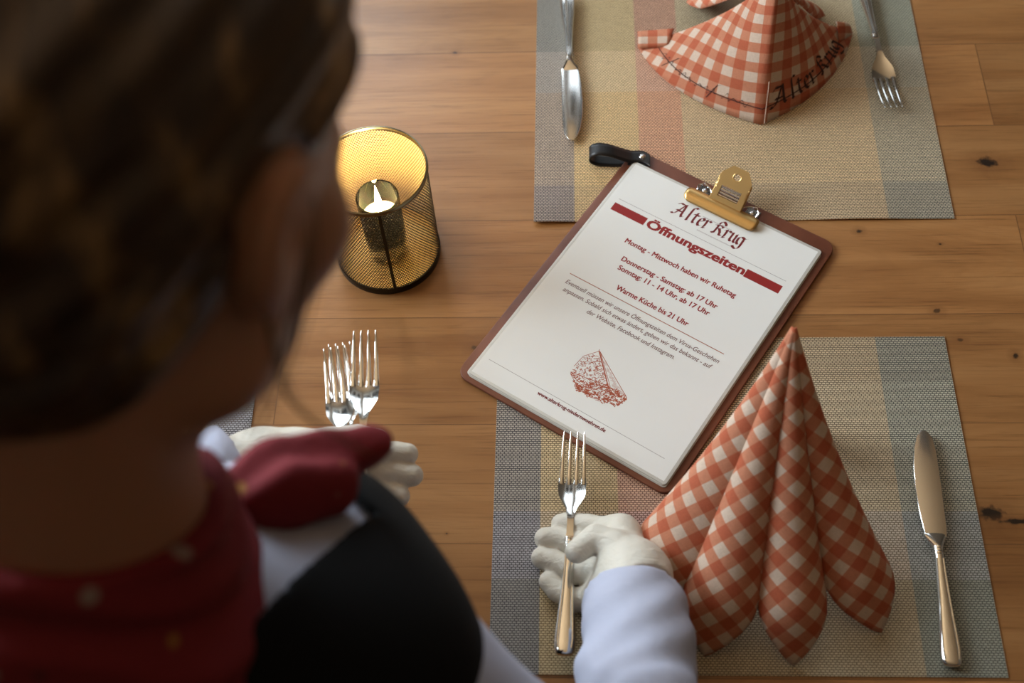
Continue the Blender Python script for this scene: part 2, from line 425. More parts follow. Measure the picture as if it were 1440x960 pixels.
# ------------------------------------------------------------------ cutlery
def sellipse(w, t, n=16, p=2.4):
    r = []
    for k in range(n):
        a = 2 * pi * k / n; c, s = cos(a), sin(a)
        r.append((w * math.copysign(abs(c) ** (2 / p), c), t * math.copysign(abs(s) ** (2 / p), s)))
    return r
def loft(g, secs, n=16, p=2.4):
    """secs: y, x centre, z centre, half width, half thickness"""
    g.grid([[(x + a, y, z + b) for a, b in sellipse(w, t, n, p)] for y, x, z, w, t in secs], closed_v=True, cap0=True, cap1=True)
def smooth_secs(secs, k=4):
    S = np.array(secs, float); out = []
    for i in range(len(S) - 1):
        p0, p1, p2, p3 = S[max(i - 1, 0)], S[i], S[i + 1], S[min(i + 2, len(S) - 1)]
        for j in range(k):
            t = j / k
            q = .5 * ((2 * p1) + (-p0 + p2) * t + (2 * p0 - 5 * p1 + 4 * p2 - p3) * t ** 2 + (-p0 + 3 * p1 - 3 * p2 + p3) * t ** 3)
            q[3] = max(q[3], .0003); q[4] = max(q[4], .0003); out.append(q)
    out.append(S[-1]); return out
def handle_mesh():
    g = G()
    loft(g, smooth_secs([(-.0985, 0, .0062, .0026, .0020), (-.0975, 0, .0060, .0062, .0036), (-.094, 0, .0058, .0082, .0046), (-.085, 0, .0056, .0088, .0050), (-.070, 0, .0056, .0079, .0050),
                         (-.045, 0, .0060, .0058, .0046), (-.020, 0, .0066, .0043, .0040), (-.006, 0, .0072, .0038, .0037), (-.001, 0, .0074, .0037, .0036)]), 20)
    # raised border thread running round the handle
    for s in (-1, 1):
        g.tube([(s * w * .70, y, z + t * .80) for y, w, z, t in ((-.093, .0076, .0058, .0045), (-.085, .0088, .0056, .0050), (-.070, .0079, .0056, .0050), (-.045, .0058, .006, .0046), (-.020, .0043, .0066, .0040), (-.006, .0038, .0072, .0037))], .0007, 6)
    return g
def collar_mesh():
    g = G()
    for y, w in ((-.001, .0046), (.0018, .0043), (.0042, .0046)):
        loft(g, [(y - .0014, 0, .0074, w - .0010, w - .0012), (y - .0007, 0, .0074, w, w - .0003), (y + .0007, 0, .0074, w, w - .0003), (y + .0014, 0, .0074, w - .0010, w - .0012)], 16, 2)
    return g
def fork_head_mesh():
    g = G()
    # neck and bowl as a shell, thin and slightly dished, then four tines
    rows = []
    bowl = [(.004, .0034, .0074, .0026), (.014, .0029, .0080, .0021), (.024, .0031, .0078, .0017), (.033, .0050, .0066, .0013), (.040, .0086, .0052, .0010), (.046, .0113, .0038, .0009), (.053, .0122, .0026, .0009), (.060, .0124, .0018, .0009)]
    S = smooth_secs([(y, 0, z, w, t) for y, w, z, t in bowl], 3)
    n = 14
    for y, x, z, w, t in S:
        dish = .0016 * min(1, max(0, (y - .026) / .02))
        up = [(-w + 2 * w * k / n) for k in range(n + 1)]
        rows.append([(q, y, z + t + dish * (q / w) ** 2 * 1.2 - dish * .3) for q in up] + [(q, y, z - t + dish * (q / w) ** 2 * 1.2 - dish * .3) for q in up[::-1]])
    g.grid(rows, closed_v=True, cap0=True, cap1=True)
    for k in range(4):
        xc = (-.00975, -.00325, .00325, .00975)[k]; out = (-.0012, -.0003, .0003, .0012)[k]
        dz = .0012 if k in (0, 3) else -.0003
        loft(g, smooth_secs([(.0585, xc, .0021 + dz, .0027, .0010), (.066, xc, .0019 + dz, .0021, .00105), (.080, xc * .985, .0028 + dz * .6, .0016, .0011), (.096, xc * .96, .0062, .0012, .00105), (.106, xc * .94, .0095, .0007, .0007), (.1085, xc * .94, .0104, .0002, .0002)], 3), 10, 2.2)
    return g
MESH = {}
def part_from(key, builder, m, root, name, angle=40):
    if key not in MESH:
        o = builder().build(name, m, root, True, angle); MESH[key] = o.data; return o
    o = bpy.data.objects.new(name, MESH[key]); return link(o, root)
def fork(label, group, **kw):
    r = thing('fork', label, 'fork', group=group, **kw)
    part_from('handle', handle_mesh, M_STEEL, r, 'handle'); part_from('collar', collar_mesh, M_STEEL, r, 'collar'); part_from('fork_head', fork_head_mesh, M_STEEL, r, 'tines')
    return r
def blade_mesh():
    g = G(); L_ = .105; y0 = .012
    right = [(.0055, y0), (.0080, y0 + .004), (.0085, y0 + .012), (.0086, y0 + .05), (.0080, y0 + .085), (.0064, y0 + .098), (.0030, y0 + .1045), (0, y0 + .1055)]
    left = [(-.0030, y0 + .1045), (-.0062, y0 + .099), (-.0090, y0 + .088), (-.0112, y0 + .070), (-.0118, y0 + .050), (-.0108, y0 + .025), (-.0090, y0 + .008), (-.0070, y0 + .002)]
    O = [(x * 1.12, y) for x, y in right + left]
    g.prism(O, .0058, .0076, .0007)
    g.prism([(x * .97, y + (-.0002 if y > y0 + .05 else .0002)) for x, y in O], .0050, .0059)
    return g
def bolster_mesh():
    g = G()
    loft(g, smooth_secs([(.0045, 0, .0070, .0044, .0040), (.008, -.0003, .0069, .0058, .0035), (.0125, -.0008, .0067, .0082, .0026), (.0165, -.0010, .0066, .0092, .0016), (.0180, -.0010, .0066, .0090, .0009)], 3), 20, 2.6)
    return g
def knife(label, group, **kw):
    r = thing('table_knife', label, 'knife', group=group, **kw)
    part_from('khandle', handle_mesh, M_STEEL, r, 'handle'); part_from('kcollar', collar_mesh, M_STEEL, r, 'collar')
    part_from('bolster', bolster_mesh, M_STEEL, r, 'bolster'); part_from('blade', blade_mesh, M_STEEL2, r, 'blade', 18)
    return r
def lay(p_end, p_tip, lo, hi):
    """location and turn that lay a piece whose local axis runs lo..hi along y between two table points"""
    a, b = np.array(p_end[:2]), np.array(p_tip[:2]); d = (b - a) / np.linalg.norm(b - a)
    c = (a + b) / 2 - d * (lo + hi) / 2
    return (c[0], c[1]), math.atan2(-d[0], d[1])
(c, rz) = lay(at(1338, 938, .004), at(1298, 607, .006), -.0985, .1175)
knife('polished table knife lying right of the tall napkin, blade pointing away', 'table knives', loc=(c[0], c[1], ZM - .0006), rotz=rz)
(c, rz) = lay(at(798, -4, .004), at(804, 200, .006), -.0985, .1175)
knife('polished table knife on the far placemat left of the cone napkin, blade pointing near', 'table knives', loc=(c[0], c[1], ZM - .0006), rotz=rz)
(c, rz) = lay(at(1236, 92, .006), at(1257, 152, .004), .004, .1085)
d_ = at(1257, 152, .008)[:2] - at(1218, 0, .007)[:2]; d_ /= np.linalg.norm(d_); rz = math.atan2(-d_[0], d_[1]); c = at(1257, 152, .010)[:2] - d_ * .108
fork('polished fork lying alone on the far placemat right of the cone napkin', 'forks', loc=(c[0], c[1], ZM - .0004), rotz=rz)
def held(p_tip, p_end, roll=0.0):
    a, b = Vector(p_end), Vector(p_tip); yv = (b - a).normalized(); xv = yv.cross(Vector((0, 0, 1))).normalized(); zv = xv.cross(yv)
    R = Matrix((xv, yv, zv)).transposed()
    R = R @ Matrix.Rotation(roll, 3, 'Y')
    org = b - R @ Vector((0, .1085, .0104))
    m4 = R.to_4x4(); m4.translation = (org.x, org.y, org.z + Z0); return m4
fork('polished fork in the gloved right hand beside the clipboard corner', 'forks', mat=held(at(808, 606, .024), at(794, 906, .032), 0))
fork('polished fork in the left hand, nearest the clipboard of three and reaching farthest', 'forks', mat=held(dep(513, 464, 1.064), dep(508, 745, .976), radians(4)))
fork('polished fork in the left hand, outermost of three, close beside the cheek', 'forks', mat=held(dep(470, 487, 1.070), dep(492, 770, .978), radians(-3)))
fork('polished fork in the left hand, mostly hidden between and under the other two', 'forks', mat=held(dep(477, 482, 1.084), dep(507, 765, .991), radians(2)))

# ------------------------------------------------------------------ clipboard
CBX, CBY, CBA = -.06675, .19138, -.57732
cb = thing('clipboard', 'brown clipboard with gold clip and black strap holding the opening hours sheet', 'clipboard', (CBX, CBY, .0018), CBA)
def rrect(x0, y0, x1, y1, r, n=6):
    o = []
    for cx, cy, a0 in ((x1 - r, y1 - r, 0), (x0 + r, y1 - r, 90), (x0 + r, y0 + r, 180), (x1 - r, y0 + r, 270)):
        for k in range(n + 1):
            a = radians(a0 + 90 * k / n); o.append((cx + r * cos(a), cy + r * sin(a)))
    return o
G().prism(rrect(-.1175, -.1585, .1165, .1685, .013), 0, .0026, .0009).build('board', M_BOARD, cb)
ZS = .0026
sheet = thing('opening_hours_sheet', 'stack of laminated white opening hours sheets clipped to the brown board', 'paper sheet', (CBX, CBY, .0018), CBA)
for k, (dx, dy, da) in enumerate(((.0012, -.0018, .001), (-.0006, -.0012, -.001), (.0003, 0, 0))):
    z0 = ZS + .0001 + k * .0009
    o = G().prism(rrect(-.108, -.1515, .108, .1515, .0035), z0, z0 + .00075, .0003).build('laminate_film' if k < 2 else 'laminate_cover', M_FILM, sheet)
    o.location = (dx, dy, 0)
ZT = ZS + .0001 + 2 * .0009 + .00075
G().prism([(-.1050, -.1485), (.1050, -.1485), (.1050, .1485), (-.1050, .1485)], ZT - .0001, ZT + .00005).build('printed_page', M_PAPER, sheet, False)
ZI = ZT + .00009
def flat_quads(name, quads, m, parent=sheet, z=ZI):
    g = G()
    for i, q in enumerate(quads): g.add([(x / 1000, y / 1000, z + (i % 12) * 4e-6) for x, y in q], [tuple(range(len(q)))])
    return g.build(name, m, parent, False)
def bar(x0, y0, x1, y1): return [(x0, y0), (x1, y0), (x1, y1), (x0, y1)]
def text_mesh(txt, bold=0.0, shear=0.0, spacing=1.0):
    cu = bpy.data.curves.new('t', 'FONT'); cu.body = txt; cu.offset = bold; cu.shear = shear; cu.space_character = spacing; cu.resolution_u = 3; cu.fill_mode = 'FRONT'
    ob = bpy.data.objects.new('t', cu); COL.objects.link(ob); bpy.context.view_layer.update()
    dg = bpy.context.evaluated_depsgraph_get(); me = bpy.data.meshes.new_from_object(ob.evaluated_get(dg))
    V = np.array([v.co[:] for v in me.vertices]); Fs = [tuple(p.vertices) for p in me.polygons]
    bpy.data.objects.remove(ob); bpy.data.curves.remove(cu); bpy.data.meshes.remove(me)
    return V, Fs
CAPH = None
def text(name, txt, x0, x1, y, cap, m, bold=0.0, shear=0.0, z=ZI, heavy=0.0):
    """one line of print fitted between x0 and x1 (mm) on baseline y with capital height cap"""
    V, Fs = text_mesh(txt, bold, shear)
    sx = (x1 - x0) / (V[:, 0].max() - V[:, 0].min()); sy = cap / .729
    W = np.c_[(x0 + (V[:, 0] - V[:, 0].min()) * sx) / 1000, (y + V[:, 1] * sy) / 1000, np.full(len(V), z)]
    g = G()
    for i, (dx, dy) in enumerate(((-1, -.5), (-1, .5), (0, 0), (1, -.5), (1, .5)) if heavy else ((0, 0),)): g.add(W + [dx * heavy * sx / 1000, dy * heavy * sy / 1000, i * .00001], Fs)
    return g.build(name, m, sheet, False)
flat_quads('red_bar', [bar(-96.3, 84.5, -57.6, 94.5)], M_RED)
flat_quads('red_bar', [bar(56.8, 83.3, 95.2, 93.4)], M_RED)
text('heading', 'Öffnungszeiten', -54.8, 55.6, 84.6, 10.6, M_RED, .012, heavy=.030)
flat_quads('rule_line', [bar(-95.6, 100.2, 95, 100.6)], M_GREYINK)
text('hours_line', 'Montag - Mittwoch haben wir Ruhetag', -62.2, 62.2, 56.7, 6.1, M_RED, 0.0, heavy=.030)
text('hours_line', 'Donnerstag - Samstag: ab 17 Uhr', -53.6, 53.6, 35.8, 6.1, M_RED, 0.0, heavy=.030)
text('hours_line', 'Sonntag: 11 - 14 Uhr, ab 17 Uhr', -51, 51, 25.0, 6.1, M_RED, 0.0, heavy=.030)
text('hours_line', 'Warme Küche bis 21 Uhr', -40, 40, 3.6, 6.1, M_RED, 0.0, heavy=.030)
flat_quads('rule_line', [bar(-87.5, -4.9, 85, -4.1)], M_RUSTLINE)
text('notice_line', 'Eventuell müssen wir unsere Öffnungszeiten dem Virus-Geschehen', -85.5, 85.3, -16.5, 5.2, M_TXTINK, 0.0, .18, heavy=.010)
text('notice_line', 'anpassen. Sobald sich etwas ändert, geben wir das bekannt - auf', -82.7, 82.4, -25.4, 5.2, M_TXTINK, 0.0, .18, heavy=.010)
text('notice_line', 'der Website, Facebook und Instagram.', -49.1, 48.2, -35.0, 5.2, M_TXTINK, 0.0, .18, heavy=.010)
flat_quads('rule_line', [bar(-98.6, -129.2, 94, -128.8)], M_GREYINK)
text('web_address', 'www.alterkrug-niedernwoehren.de', -39.3, 34.8, -135.7, 3.9, M_DKRED, .006, heavy=.03)
# broken letter writing drawn with a broad nib
def nib(paths, w=.17, ang=40):
    nx, ny = w * cos(radians(ang)) / 2, w * sin(radians(ang)) / 2; Q = []
    for P in paths:
        P = np.array(P, float); S = []
        for i in range(len(P) - 1):
            p0, p1, p2, p3 = P[max(i - 1, 0)], P[i], P[i + 1], P[min(i + 2, len(P) - 1)]
            for j in range(4):
                t = j / 4; S.append(.5 * (2 * p1 + (p2 - p0) * t + (2 * p0 - 5 * p1 + 4 * p2 - p3) * t * t + (3 * p1 - p0 - 3 * p2 + p3) * t ** 3))
        S.append(P[-1])
        for a, b in zip(S[:-1], S[1:]):
            q = [(a[0] - nx, a[1] - ny), (a[0] + nx, a[1] + ny), (b[0] + nx, b[1] + ny), (b[0] - nx, b[1] - ny)]
            ar = sum(q[i][0] * q[(i + 1) % 4][1] - q[(i + 1) % 4][0] * q[i][1] for i in range(4))
            Q.append(q if ar > 0 else q[::-1])
    return Q
GLY = {'A': (1.28, [[(-.12, .10), (.02, .02), (.2, .12), (.42, .62), (.62, 1.2), (.78, 1.55)], [(.05, 1.25), (.2, 1.48), (.5, 1.42), (.86, 1.5)], [(.78, 1.5), (.82, .9), (.84, .25), (.96, .02), (1.12, .16)], [(.2, .62), (.5, .56), (.84, .6)]]),
       'l': (.62, [[(.62, 1.62), (.44, 1.72), (.28, 1.5), (.24, .9), (.22, .15), (.16, 0)], [(.24, .2), (.22, .0), (.3, -.02)]]),
       't': (.58, [[(.26, 1.3), (.22, .9), (.2, .2), (.32, .0), (.52, .14)], [(.0, .98), (.24, 1.0), (.54, .98)]]),
       'e': (.62, [[(.14, .52), (.36, .62), (.54, .74), (.4, 1.02), (.2, .86), (.12, .5), (.16, .16), (.32, 0), (.58, .16)]]),
       'r': (.66, [[(.0, .86), (.14, 1.02), (.2, .8), (.18, .2), (.1, .02), (.3, .04)], [(.2, .78), (.4, 1.02), (.6, .9)]]),
       ' ': (.45, []),
       'K': (1.0, [[(-.04, .1), (.1, .0), (.3, .12)], [(.16, .05), (.22, .8), (.24, 1.35), (.44, 1.66), (.72, 1.52), (.84, 1.3)], [(.0, 1.0), (.3, 1.08), (.56, 1.14), (.7, .98), (.5, .76), (.26, .7)], [(.46, .72), (.66, .4), (.72, .1), (.92, .08)]]),
       'u': (.74, [[(.0, .86), (.13, 1.02), (.16, .7), (.14, .2), (.3, .0), (.54, .2)], [(.54, 1.02), (.55, .6), (.54, .15), (.7, .02)]]),
       'g': (.8, [[(.56, .94), (.3, 1.02), (.1, .8), (.1, .3), (.28, .04), (.54, .24)], [(.36, 1.0), (.6, .9), (.84, 1.04)], [(.56, .96), (.58, .3), (.54, -.3), (.34, -.52), (.1, -.44), (-.06, -.3)]])}
def blackletter(txt, w=.19):
    x = 0; Q = []
    for ch in txt:
        adv, paths = GLY[ch]
        Q += nib([[(x + a, b) for a, b in p] for p in paths], w); x += adv
    return Q, x
Q, wd = blackletter('Alter Krug', .26)
sc = 80.0 / wd
flat_quads('inn_lettering', [[(-41 + x * sc, 113.6 + y * sc) for x, y in q] for q in Q], M_DKRED)
# two tiny rows of small print beside the inn lettering
tl = []; xx = -12.0
while xx < 20: 
    w = random.uniform(.5, 1.1); tl.append(bar(xx, 125.6, xx + w, 126.6)); xx += w + .35
xx = -9.0
while xx < 32:
    w = random.uniform(.5, 1.1); tl.append(bar(xx, 107.9, xx + w, 108.9)); xx += w + .35
flat_quads('small_print', tl, mat('pale grey print', (.50, .45, .44), .4))
# hatched line drawing of the gabled house
hq = []
def stroke(p, q, w, mn=1):
    p, q = np.array(p, float), np.array(q, float); d = q - p; Ln = np.linalg.norm(d)
    if Ln < 1e-6: return
    n = np.array([-d[1], d[0]]) / Ln * w / 2; hq.append([tuple(p - n), tuple(q - n), tuple(q + n), tuple(p + n)])
def inside(p, poly):
    r = False; j = len(poly) - 1
    for i in range(len(poly)):
        (xi, yi), (xj, yj) = poly[i], poly[j]
        if (yi > p[1]) != (yj > p[1]) and p[0] < (xj - xi) * (p[1] - yi) / (yj - yi) + xi: r = not r
        j = i
    return r
roofL = [(-15.2, -65), (-22, -70), (-25, -78), (-30, -93), (-31, -101), (-22, -108), (12, -96.5), (-6, -79)]
roofL = [(-15.4, -65), (-25, -77.7), (-26.5, -90), (-25.5, -102), (-11, -101), (11.3, -93)]
base_ = [(-25.5, -101), (-11, -101), (11.3, -92), (33, -94), (30, -106), (12, -112), (-11, -113)]
gable = [(-14.6, -65), (12.5, -92), (33, -93.8)]
for _ in range(640):
    p = (random.uniform(-28, 12), random.uniform(-104, -64))
    if inside(p, roofL):
        a = random.uniform(-.9, .9) + random.choice((0, 1.2)); l = random.uniform(.8, 3.0)
        stroke(p, (p[0] + l * cos(a), p[1] + l * sin(a)), random.uniform(.25, .7))
for _ in range(900):
    p = (random.uniform(-27, 34), random.uniform(-114, -91))
    if inside(p, base_):
        a = random.choice((-.12, .1, 1.5, .8)) + random.uniform(-.25, .25); l = random.uniform(1, 3.6)
        stroke(p, (p[0] + l * cos(a), p[1] + l * sin(a)), random.uniform(.4, 1.0))
for k in range(34):
    t = k / 34; a = np.array([-14.6, -65]) * (1 - t) + np.array([12.5, -92]) * t; b = np.array([-14.6, -65]) * (1 - t) + np.array([33, -93.8]) * t
    if k > 8: stroke(b + (a - b) * random.uniform(0, .5), b + (a - b) * random.uniform(.5, .9), .22)
for a, b, w in (((-15.4, -65), (12, -93), 1.1), ((-14.2, -65), (14, -92.4), .5), ((-14.5, -65), (33, -94), .55), ((12, -93), (31, -104), .8), ((33, -94), (30, -106), 1.0), ((-15.4, -65), (-25, -77.7), .5), ((-25, -77.7), (-26.5, -92), .5),
                ((-26, -99), (11, -93), .6), ((-24, -101), (-10, -110), .5)):
    stroke(a, b, w)
flat_quads('house_drawing', hq, M_RUST)
# pale window outlines inside the drawing
pw = hq; hq = []
for (x, y, w, h) in ((2, -104, 4, 5.5), (9, -104.5, 3, 5), (14.5, -104, 3, 4.5), (20, -103, 3, 4)):
    for a, b in (((x, y), (x + w, y)), ((x + w, y), (x + w, y + h)), ((x + w, y + h), (x, y + h)), ((x, y + h), (x, y))): stroke(a, b, .55)
flat_quads('house_windows', hq, mat('unprinted paper', (.78, .70, .66), .4), z=ZI + .00006)

# gold spring clip
ZC = ZT + .0004
clip_g = G()
O = rrect(-.0415, .1335, .0405, .1505, .0065, 5)
def bow(y): return ZC + .0012 + .0035 * max(0.0, 1 - ((y - .1345) / .016 - .55) ** 2 * 3.0)
ny_, nx_ = 10, 24
rows = []
for j in range(ny_ + 1):
    y = .1335 + .017 * j / ny_
    e = .0065; dy = min(y - .1335, .1505 - y); inset = e - math.sqrt(max(0, e * e - (e - min(dy, e)) ** 2))
    rows.append([(-.0415 + inset + (.082 - 2 * inset) * i / nx_, y, bow(y)) for i in range(nx_ + 1)])
cl = clip_g.grid(rows[::-1]).build('clip_bar', M_GOLD, cb)
md = cl.modifiers.new('Solidify', 'SOLIDIFY'); md.thickness = .0011; md.offset = 0
# lever rising from the bar: octagonal plate with round hole and a window for the spring
def lever_pt(u, v): # u across, v up the lever (m)
    return (u, .1478 + v * .74, ZC + .0040 + v * .62)
g = G()
outline = [(-.0175, 0), (.0175, 0), (.0172, .022), (.0168, .030), (.0085, .0405), (-.0085, .0405), (-.0168, .030), (-.0172, .022)]
hole_c, hole_r = (0, .0305), .0042
win = (-.0115, .0115, .0055, .0175)
def in_plate(u, v): return inside((u, v), outline)
step = .0007; us = np.arange(-.0182, .01825, step); vs = np.arange(0, .0412, step)
def snap(u, v):
    return lever_pt(u, v)
idx = {}; VV = []; FF = []
def vid(u, v):
    k = (round(u / 1e-5), round(v / 1e-5))
    if k not in idx: idx[k] = len(VV); VV.append((u, v))
    return idx[k]
for u in us:
    for v in vs:
        cu_, cv_ = u + step / 2, v + step / 2
        if in_plate(cu_, cv_) and not (math.hypot(cu_ - hole_c[0], cv_ - hole_c[1]) < hole_r) and not (win[0] < cu_ < win[1] and win[2] < cv_ < win[3]):
            FF.append((vid(u, v), vid(u + step, v), vid(u + step, v + step), vid(u, v + step)))
# pull stair-step vertices on to the true outline and hole
V2 = []
for (u, v) in VV:
    d = math.hypot(u - hole_c[0], v - hole_c[1])
    if abs(d - hole_r) < step * .75: u, v = hole_c[0] + (u - hole_c[0]) * hole_r / d, hole_c[1] + (v - hole_c[1]) * hole_r / d
    best = None
    for i in range(len(outline)):
        a, b = np.array(outline[i]), np.array(outline[(i + 1) % len(outline)]); t = np.clip(np.dot(np.array((u, v)) - a, b - a) / np.dot(b - a, b - a), 0, 1)
        q = a + t * (b - a); dd = math.hypot(q[0] - u, q[1] - v)
        if best is None or dd < best[0]: best = (dd, q)
    if best[0] < step * .75: u, v = best[1]
    V2.append(lever_pt(u, v))
lv = g.add(V2, FF).build('clip_lever', M_GOLD, cb, False)
md = lv.modifiers.new('Solidify', 'SOLIDIFY'); md.thickness = .0012; md.offset = 0
g = G()
for s in (-1, 1):   # folded side cheeks of the lever
    rowa = [lever_pt(s * .0174, v) for v in np.linspace(0, .028, 8)]
    rowb = [(p[0], p[1] + .002, max(p[2] - .010 * (1 - i / 9), ZS + .0002)) for i, p in enumerate(rowa)]
    g.grid([rowa, rowb] if s > 0 else [rowb, rowa])
sd = g.build('lever_cheeks', M_GOLD, cb); md = sd.modifiers.new('Solidify', 'SOLIDIFY'); md.thickness = .0010; md.offset = 0
g = G()
p = lever_pt(hole_c[0], hole_c[1])
ring = [lever_pt(hole_c[0] + hole_r * cos(t), hole_c[1] + hole_r * sin(t)) for t in np.linspace(0, 2 * pi, 25)]
g.tube(ring, .0008, 8, False); g.build('hole_rim', M_GOLD, cb)
for k in range(4):
    v = .007 + k * .0032
    a, b = lever_pt(-.0130, v), lever_pt(.0130, v)
    G().tube([(a[0], a[1] + .001, a[2] - .0022), (b[0], b[1] + .001, b[2] - .0022)], .0013, 12).build('spring_wire', M_CHROME, cb)
for s in (-1, 1):
    g = G().lathe([(.0, .0022), (.0018, .0021), (.0028, .0014), (.0032, .0)], 20)
    g.build('screw', M_CHROME, cb, loc=(s * .0274, .1572, ZS))
    G().box((s * .0274 - .007, .1535, ZS), (s * .0274 + .007, .1625, ZS + .0012)).build('foot_plate', M_CHROME, cb, False)
    o = G().tube([(s * .0335, .151, ZC + .001), (s * .0345, .156, ZC + .004), (s * .030, .160, ZC + .0055), (s * .022, .1575, ZC + .0045), (s * .0165, .153, ZC + .0035)], .0009, 8).build('spring_end', M_CHROME, cb)
# black leather loop riveted to the upper left corner
g = G()
P = [(-.0945, .1600, .0052), (-.101, .1610, .0050), (-.107, .1595, .0048), (-.114, .1535, .0062), (-.122, .1480, .0105), (-.131, .1425, .0155), (-.140, .1375, .0180), (-.1465, .1340, .0165), (-.1505, .1318, .0115),
     (-.1500, .1318, .0055), (-.1455, .1345, .0014), (-.137, .1390, .0002), (-.128, .1440, .0001), (-.119, .1495, .0012), (-.112, .1545, .0029), (-.106, .159, .0031), (-.098, .1605, .0031)]
P = np.array(P); cw = np.array((-.0043, .0067, 0))           # across the strap
rows = []
for i in range(len(P) - 1):
    p0, p1, p2, p3 = P[max(i - 1, 0)], P[i], P[i + 1], P[min(i + 2, len(P) - 1)]
    for j in range(4):
        t = j / 4; q = .5 * (2 * p1 + (p2 - p0) * t + (2 * p0 - 5 * p1 + 4 * p2 - p3) * t * t + (3 * p1 - p0 - 3 * p2 + p3) * t ** 3)
        rows.append([tuple(q + cw * s) for s in (-1, -.5, 0, .5, 1)])
rows.append([tuple(P[-1] + cw * s) for s in (-1, -.5, 0, .5, 1)])
stp = g.grid(rows).build('strap', M_LEATHER, cb)
md = stp.modifiers.new('Solidify', 'SOLIDIFY'); md.thickness = .0016; md.offset = 0
G().lathe([(.0, .0022), (.0016, .0020), (.0030, .0011), (.0036, .0)], 24).build('rivet', M_CHROME, stp, loc=(-.1040, .1603, .0058))

# ------------------------------------------------------------------ napkins
def cone_panel(A, base_pt, span, name, root, uvrot, sectors=44, rows_n=26, flare=.12):
    """front of the folded napkin: from apex A to a hem curve base_pt(s), s in -1..1"""
    P = []; UV = []
    for i in range(rows_n + 1):
        t = i / rows_n; row = []; ru = []
        for k in range(sectors + 1):
            s = -1 + 2 * k / sectors; p, ln = cone_at(A, base_pt, span, s, t, flare)
            row.append(p); ru.append(cone_uv(ln, s, t, span, uvrot))
        P.append(row); UV.append(ru)
    o = G().grid(P, uv=UV).build(name, M_GING, root, True, None)
    md = o.modifiers.new('Solidify', 'SOLIDIFY'); md.thickness = .0014; md.offset = 0
    return o
def cone_at(A, base_pt, span, s, t, flare):
    b = np.array(base_pt(s)); A = np.array(A); ln = np.linalg.norm(b - A)
    tt = t
    p = A + (b - A) * tt
    # sides flare outwards near the table, steeper near the tip; a soft crease down the middle
    out = np.array([b[0] - A[0], b[1] - A[1], 0])
    p = p - out * flare * sin(pi * t) * (.35 + .65 * abs(s)) 
    p = p + np.array([0, 0, .0035 * sin(pi * t) * sin(5 * s + 1.0)])
    p[2] = max(p[2], b[2])
    return p, ln
def cone_uv(ln, s, t, span, rot):
    rho = ln * t; phi = s * span / 2
    u, v = rho * sin(phi), rho * cos(phi); c, s_ = cos(rot), sin(rot)
    return (c * u - s_ * v + .5, s_ * u + c * v + .5)
def fold(A, T, wmax, root, uvrot, bulge=.55, lean=0.0, tipw=.5, out_c=(0, 0)):
    """one of the soft rolled folds running from the apex down to a pointed tip on the table"""
    A = np.array(A, float); T = np.array(T, float); d = T - A; Ln = np.linalg.norm(d); d /= Ln
    side = np.cross(d, (0, 0, 1)); side /= np.linalg.norm(side); nrm = np.cross(side, d)
    if nrm[2] < 0: nrm = -nrm
    n, m_ = 40, 22; P = []; UV = []
    for i in range(n + 1):
        t = i / n; row = []; ru = []
        for k in range(m_ + 1):
            s = -1 + 2 * k / m_
            tl = t * (1 - .27 * abs(s) ** 1.15)                     # pointed lower edge
            w = wmax * (.05 + .95 * min(1, tl / .86) ** 1.12) * (1 - .14 * max(0, (tl - .84) / .16) ** 1.5)
            ang = s * 1.75
            x = w / 2 * sin(ang) / 1.0; h = w * bulge * (cos(ang) - .15)
            fl = max(0.0, (tl - .80) / .20)
            h = h * (1 - .80 * fl ** 1.3)
            sag = -.5 * wmax * .30 * sin(pi * min(1, tl * 1.0)) - .10 * w
            p = A + d * Ln * tl + side * (x + lean * sin(pi * tl)) + nrm * (h + sag)
            p[2] = max(p[2], ZM + .0010)
            row.append(tuple(p))
            arc = w / 2 * ang * .92; c, s_ = cos(uvrot), sin(uvrot); v = Ln * tl
            ru.append((c * arc - s_ * v + .5, s_ * arc + c * v + .5))
        P.append(row); UV.append(ru)
    o = G().grid(P, uv=UV).build('fold', M_GING, root, True, None)
    md = o.modifiers.new('Solidify', 'SOLIDIFY'); md.thickness = .0014; md.offset = 0
    return o
def hem(A, base_pt, span, root, t=.935, flare=.12, lift=.0012):
    pts = []
    for k in range(61):
        s = -.97 + 1.94 * k / 60; p, _ = cone_at(A, base_pt, span, s, t, flare); b = np.array(base_pt(s)); o = np.array([b[0] - A[0], b[1] - A[1], .06]); pts.append(p + o / np.linalg.norm(o) * lift)
    return G().tube(pts, .0005, 5).build('hem_seam', M_THREAD, root)
# near napkin: folds face the camera
nk = thing('folded_napkin', 'tall orange gingham napkin with four rolled folds on the near placemat', 'napkin', (.03, -.02, 0), 0, 'folded gingham napkins')
C0 = np.array([.03, -.02, 0])
A1 = at(1117, 461, .19) - C0
for (tp, w, r, bl, ln_) in ((at(900, 848, ZM), .080, .52, .36, -.004), (at(1240, 892, ZM), .064, .95, .34, .004), (at(990, 924, ZM), .068, .70, .44, .0), (at(1116, 938, ZM), .062, .80, .44, 0)):
    fold(A1, tp - C0, w, nk, r, bl, ln_)
def bp1(s):
    a = pi / 2 - s * 1.25; return (A1[0] + .052 * cos(a) + .012, A1[1] - .030 + .050 * sin(a), ZM + .001)
cone_panel(A1 - np.array([0, .001, .003]), bp1, 1.7, 'front_panel', nk, .4, flare=.06)
tipg = G()
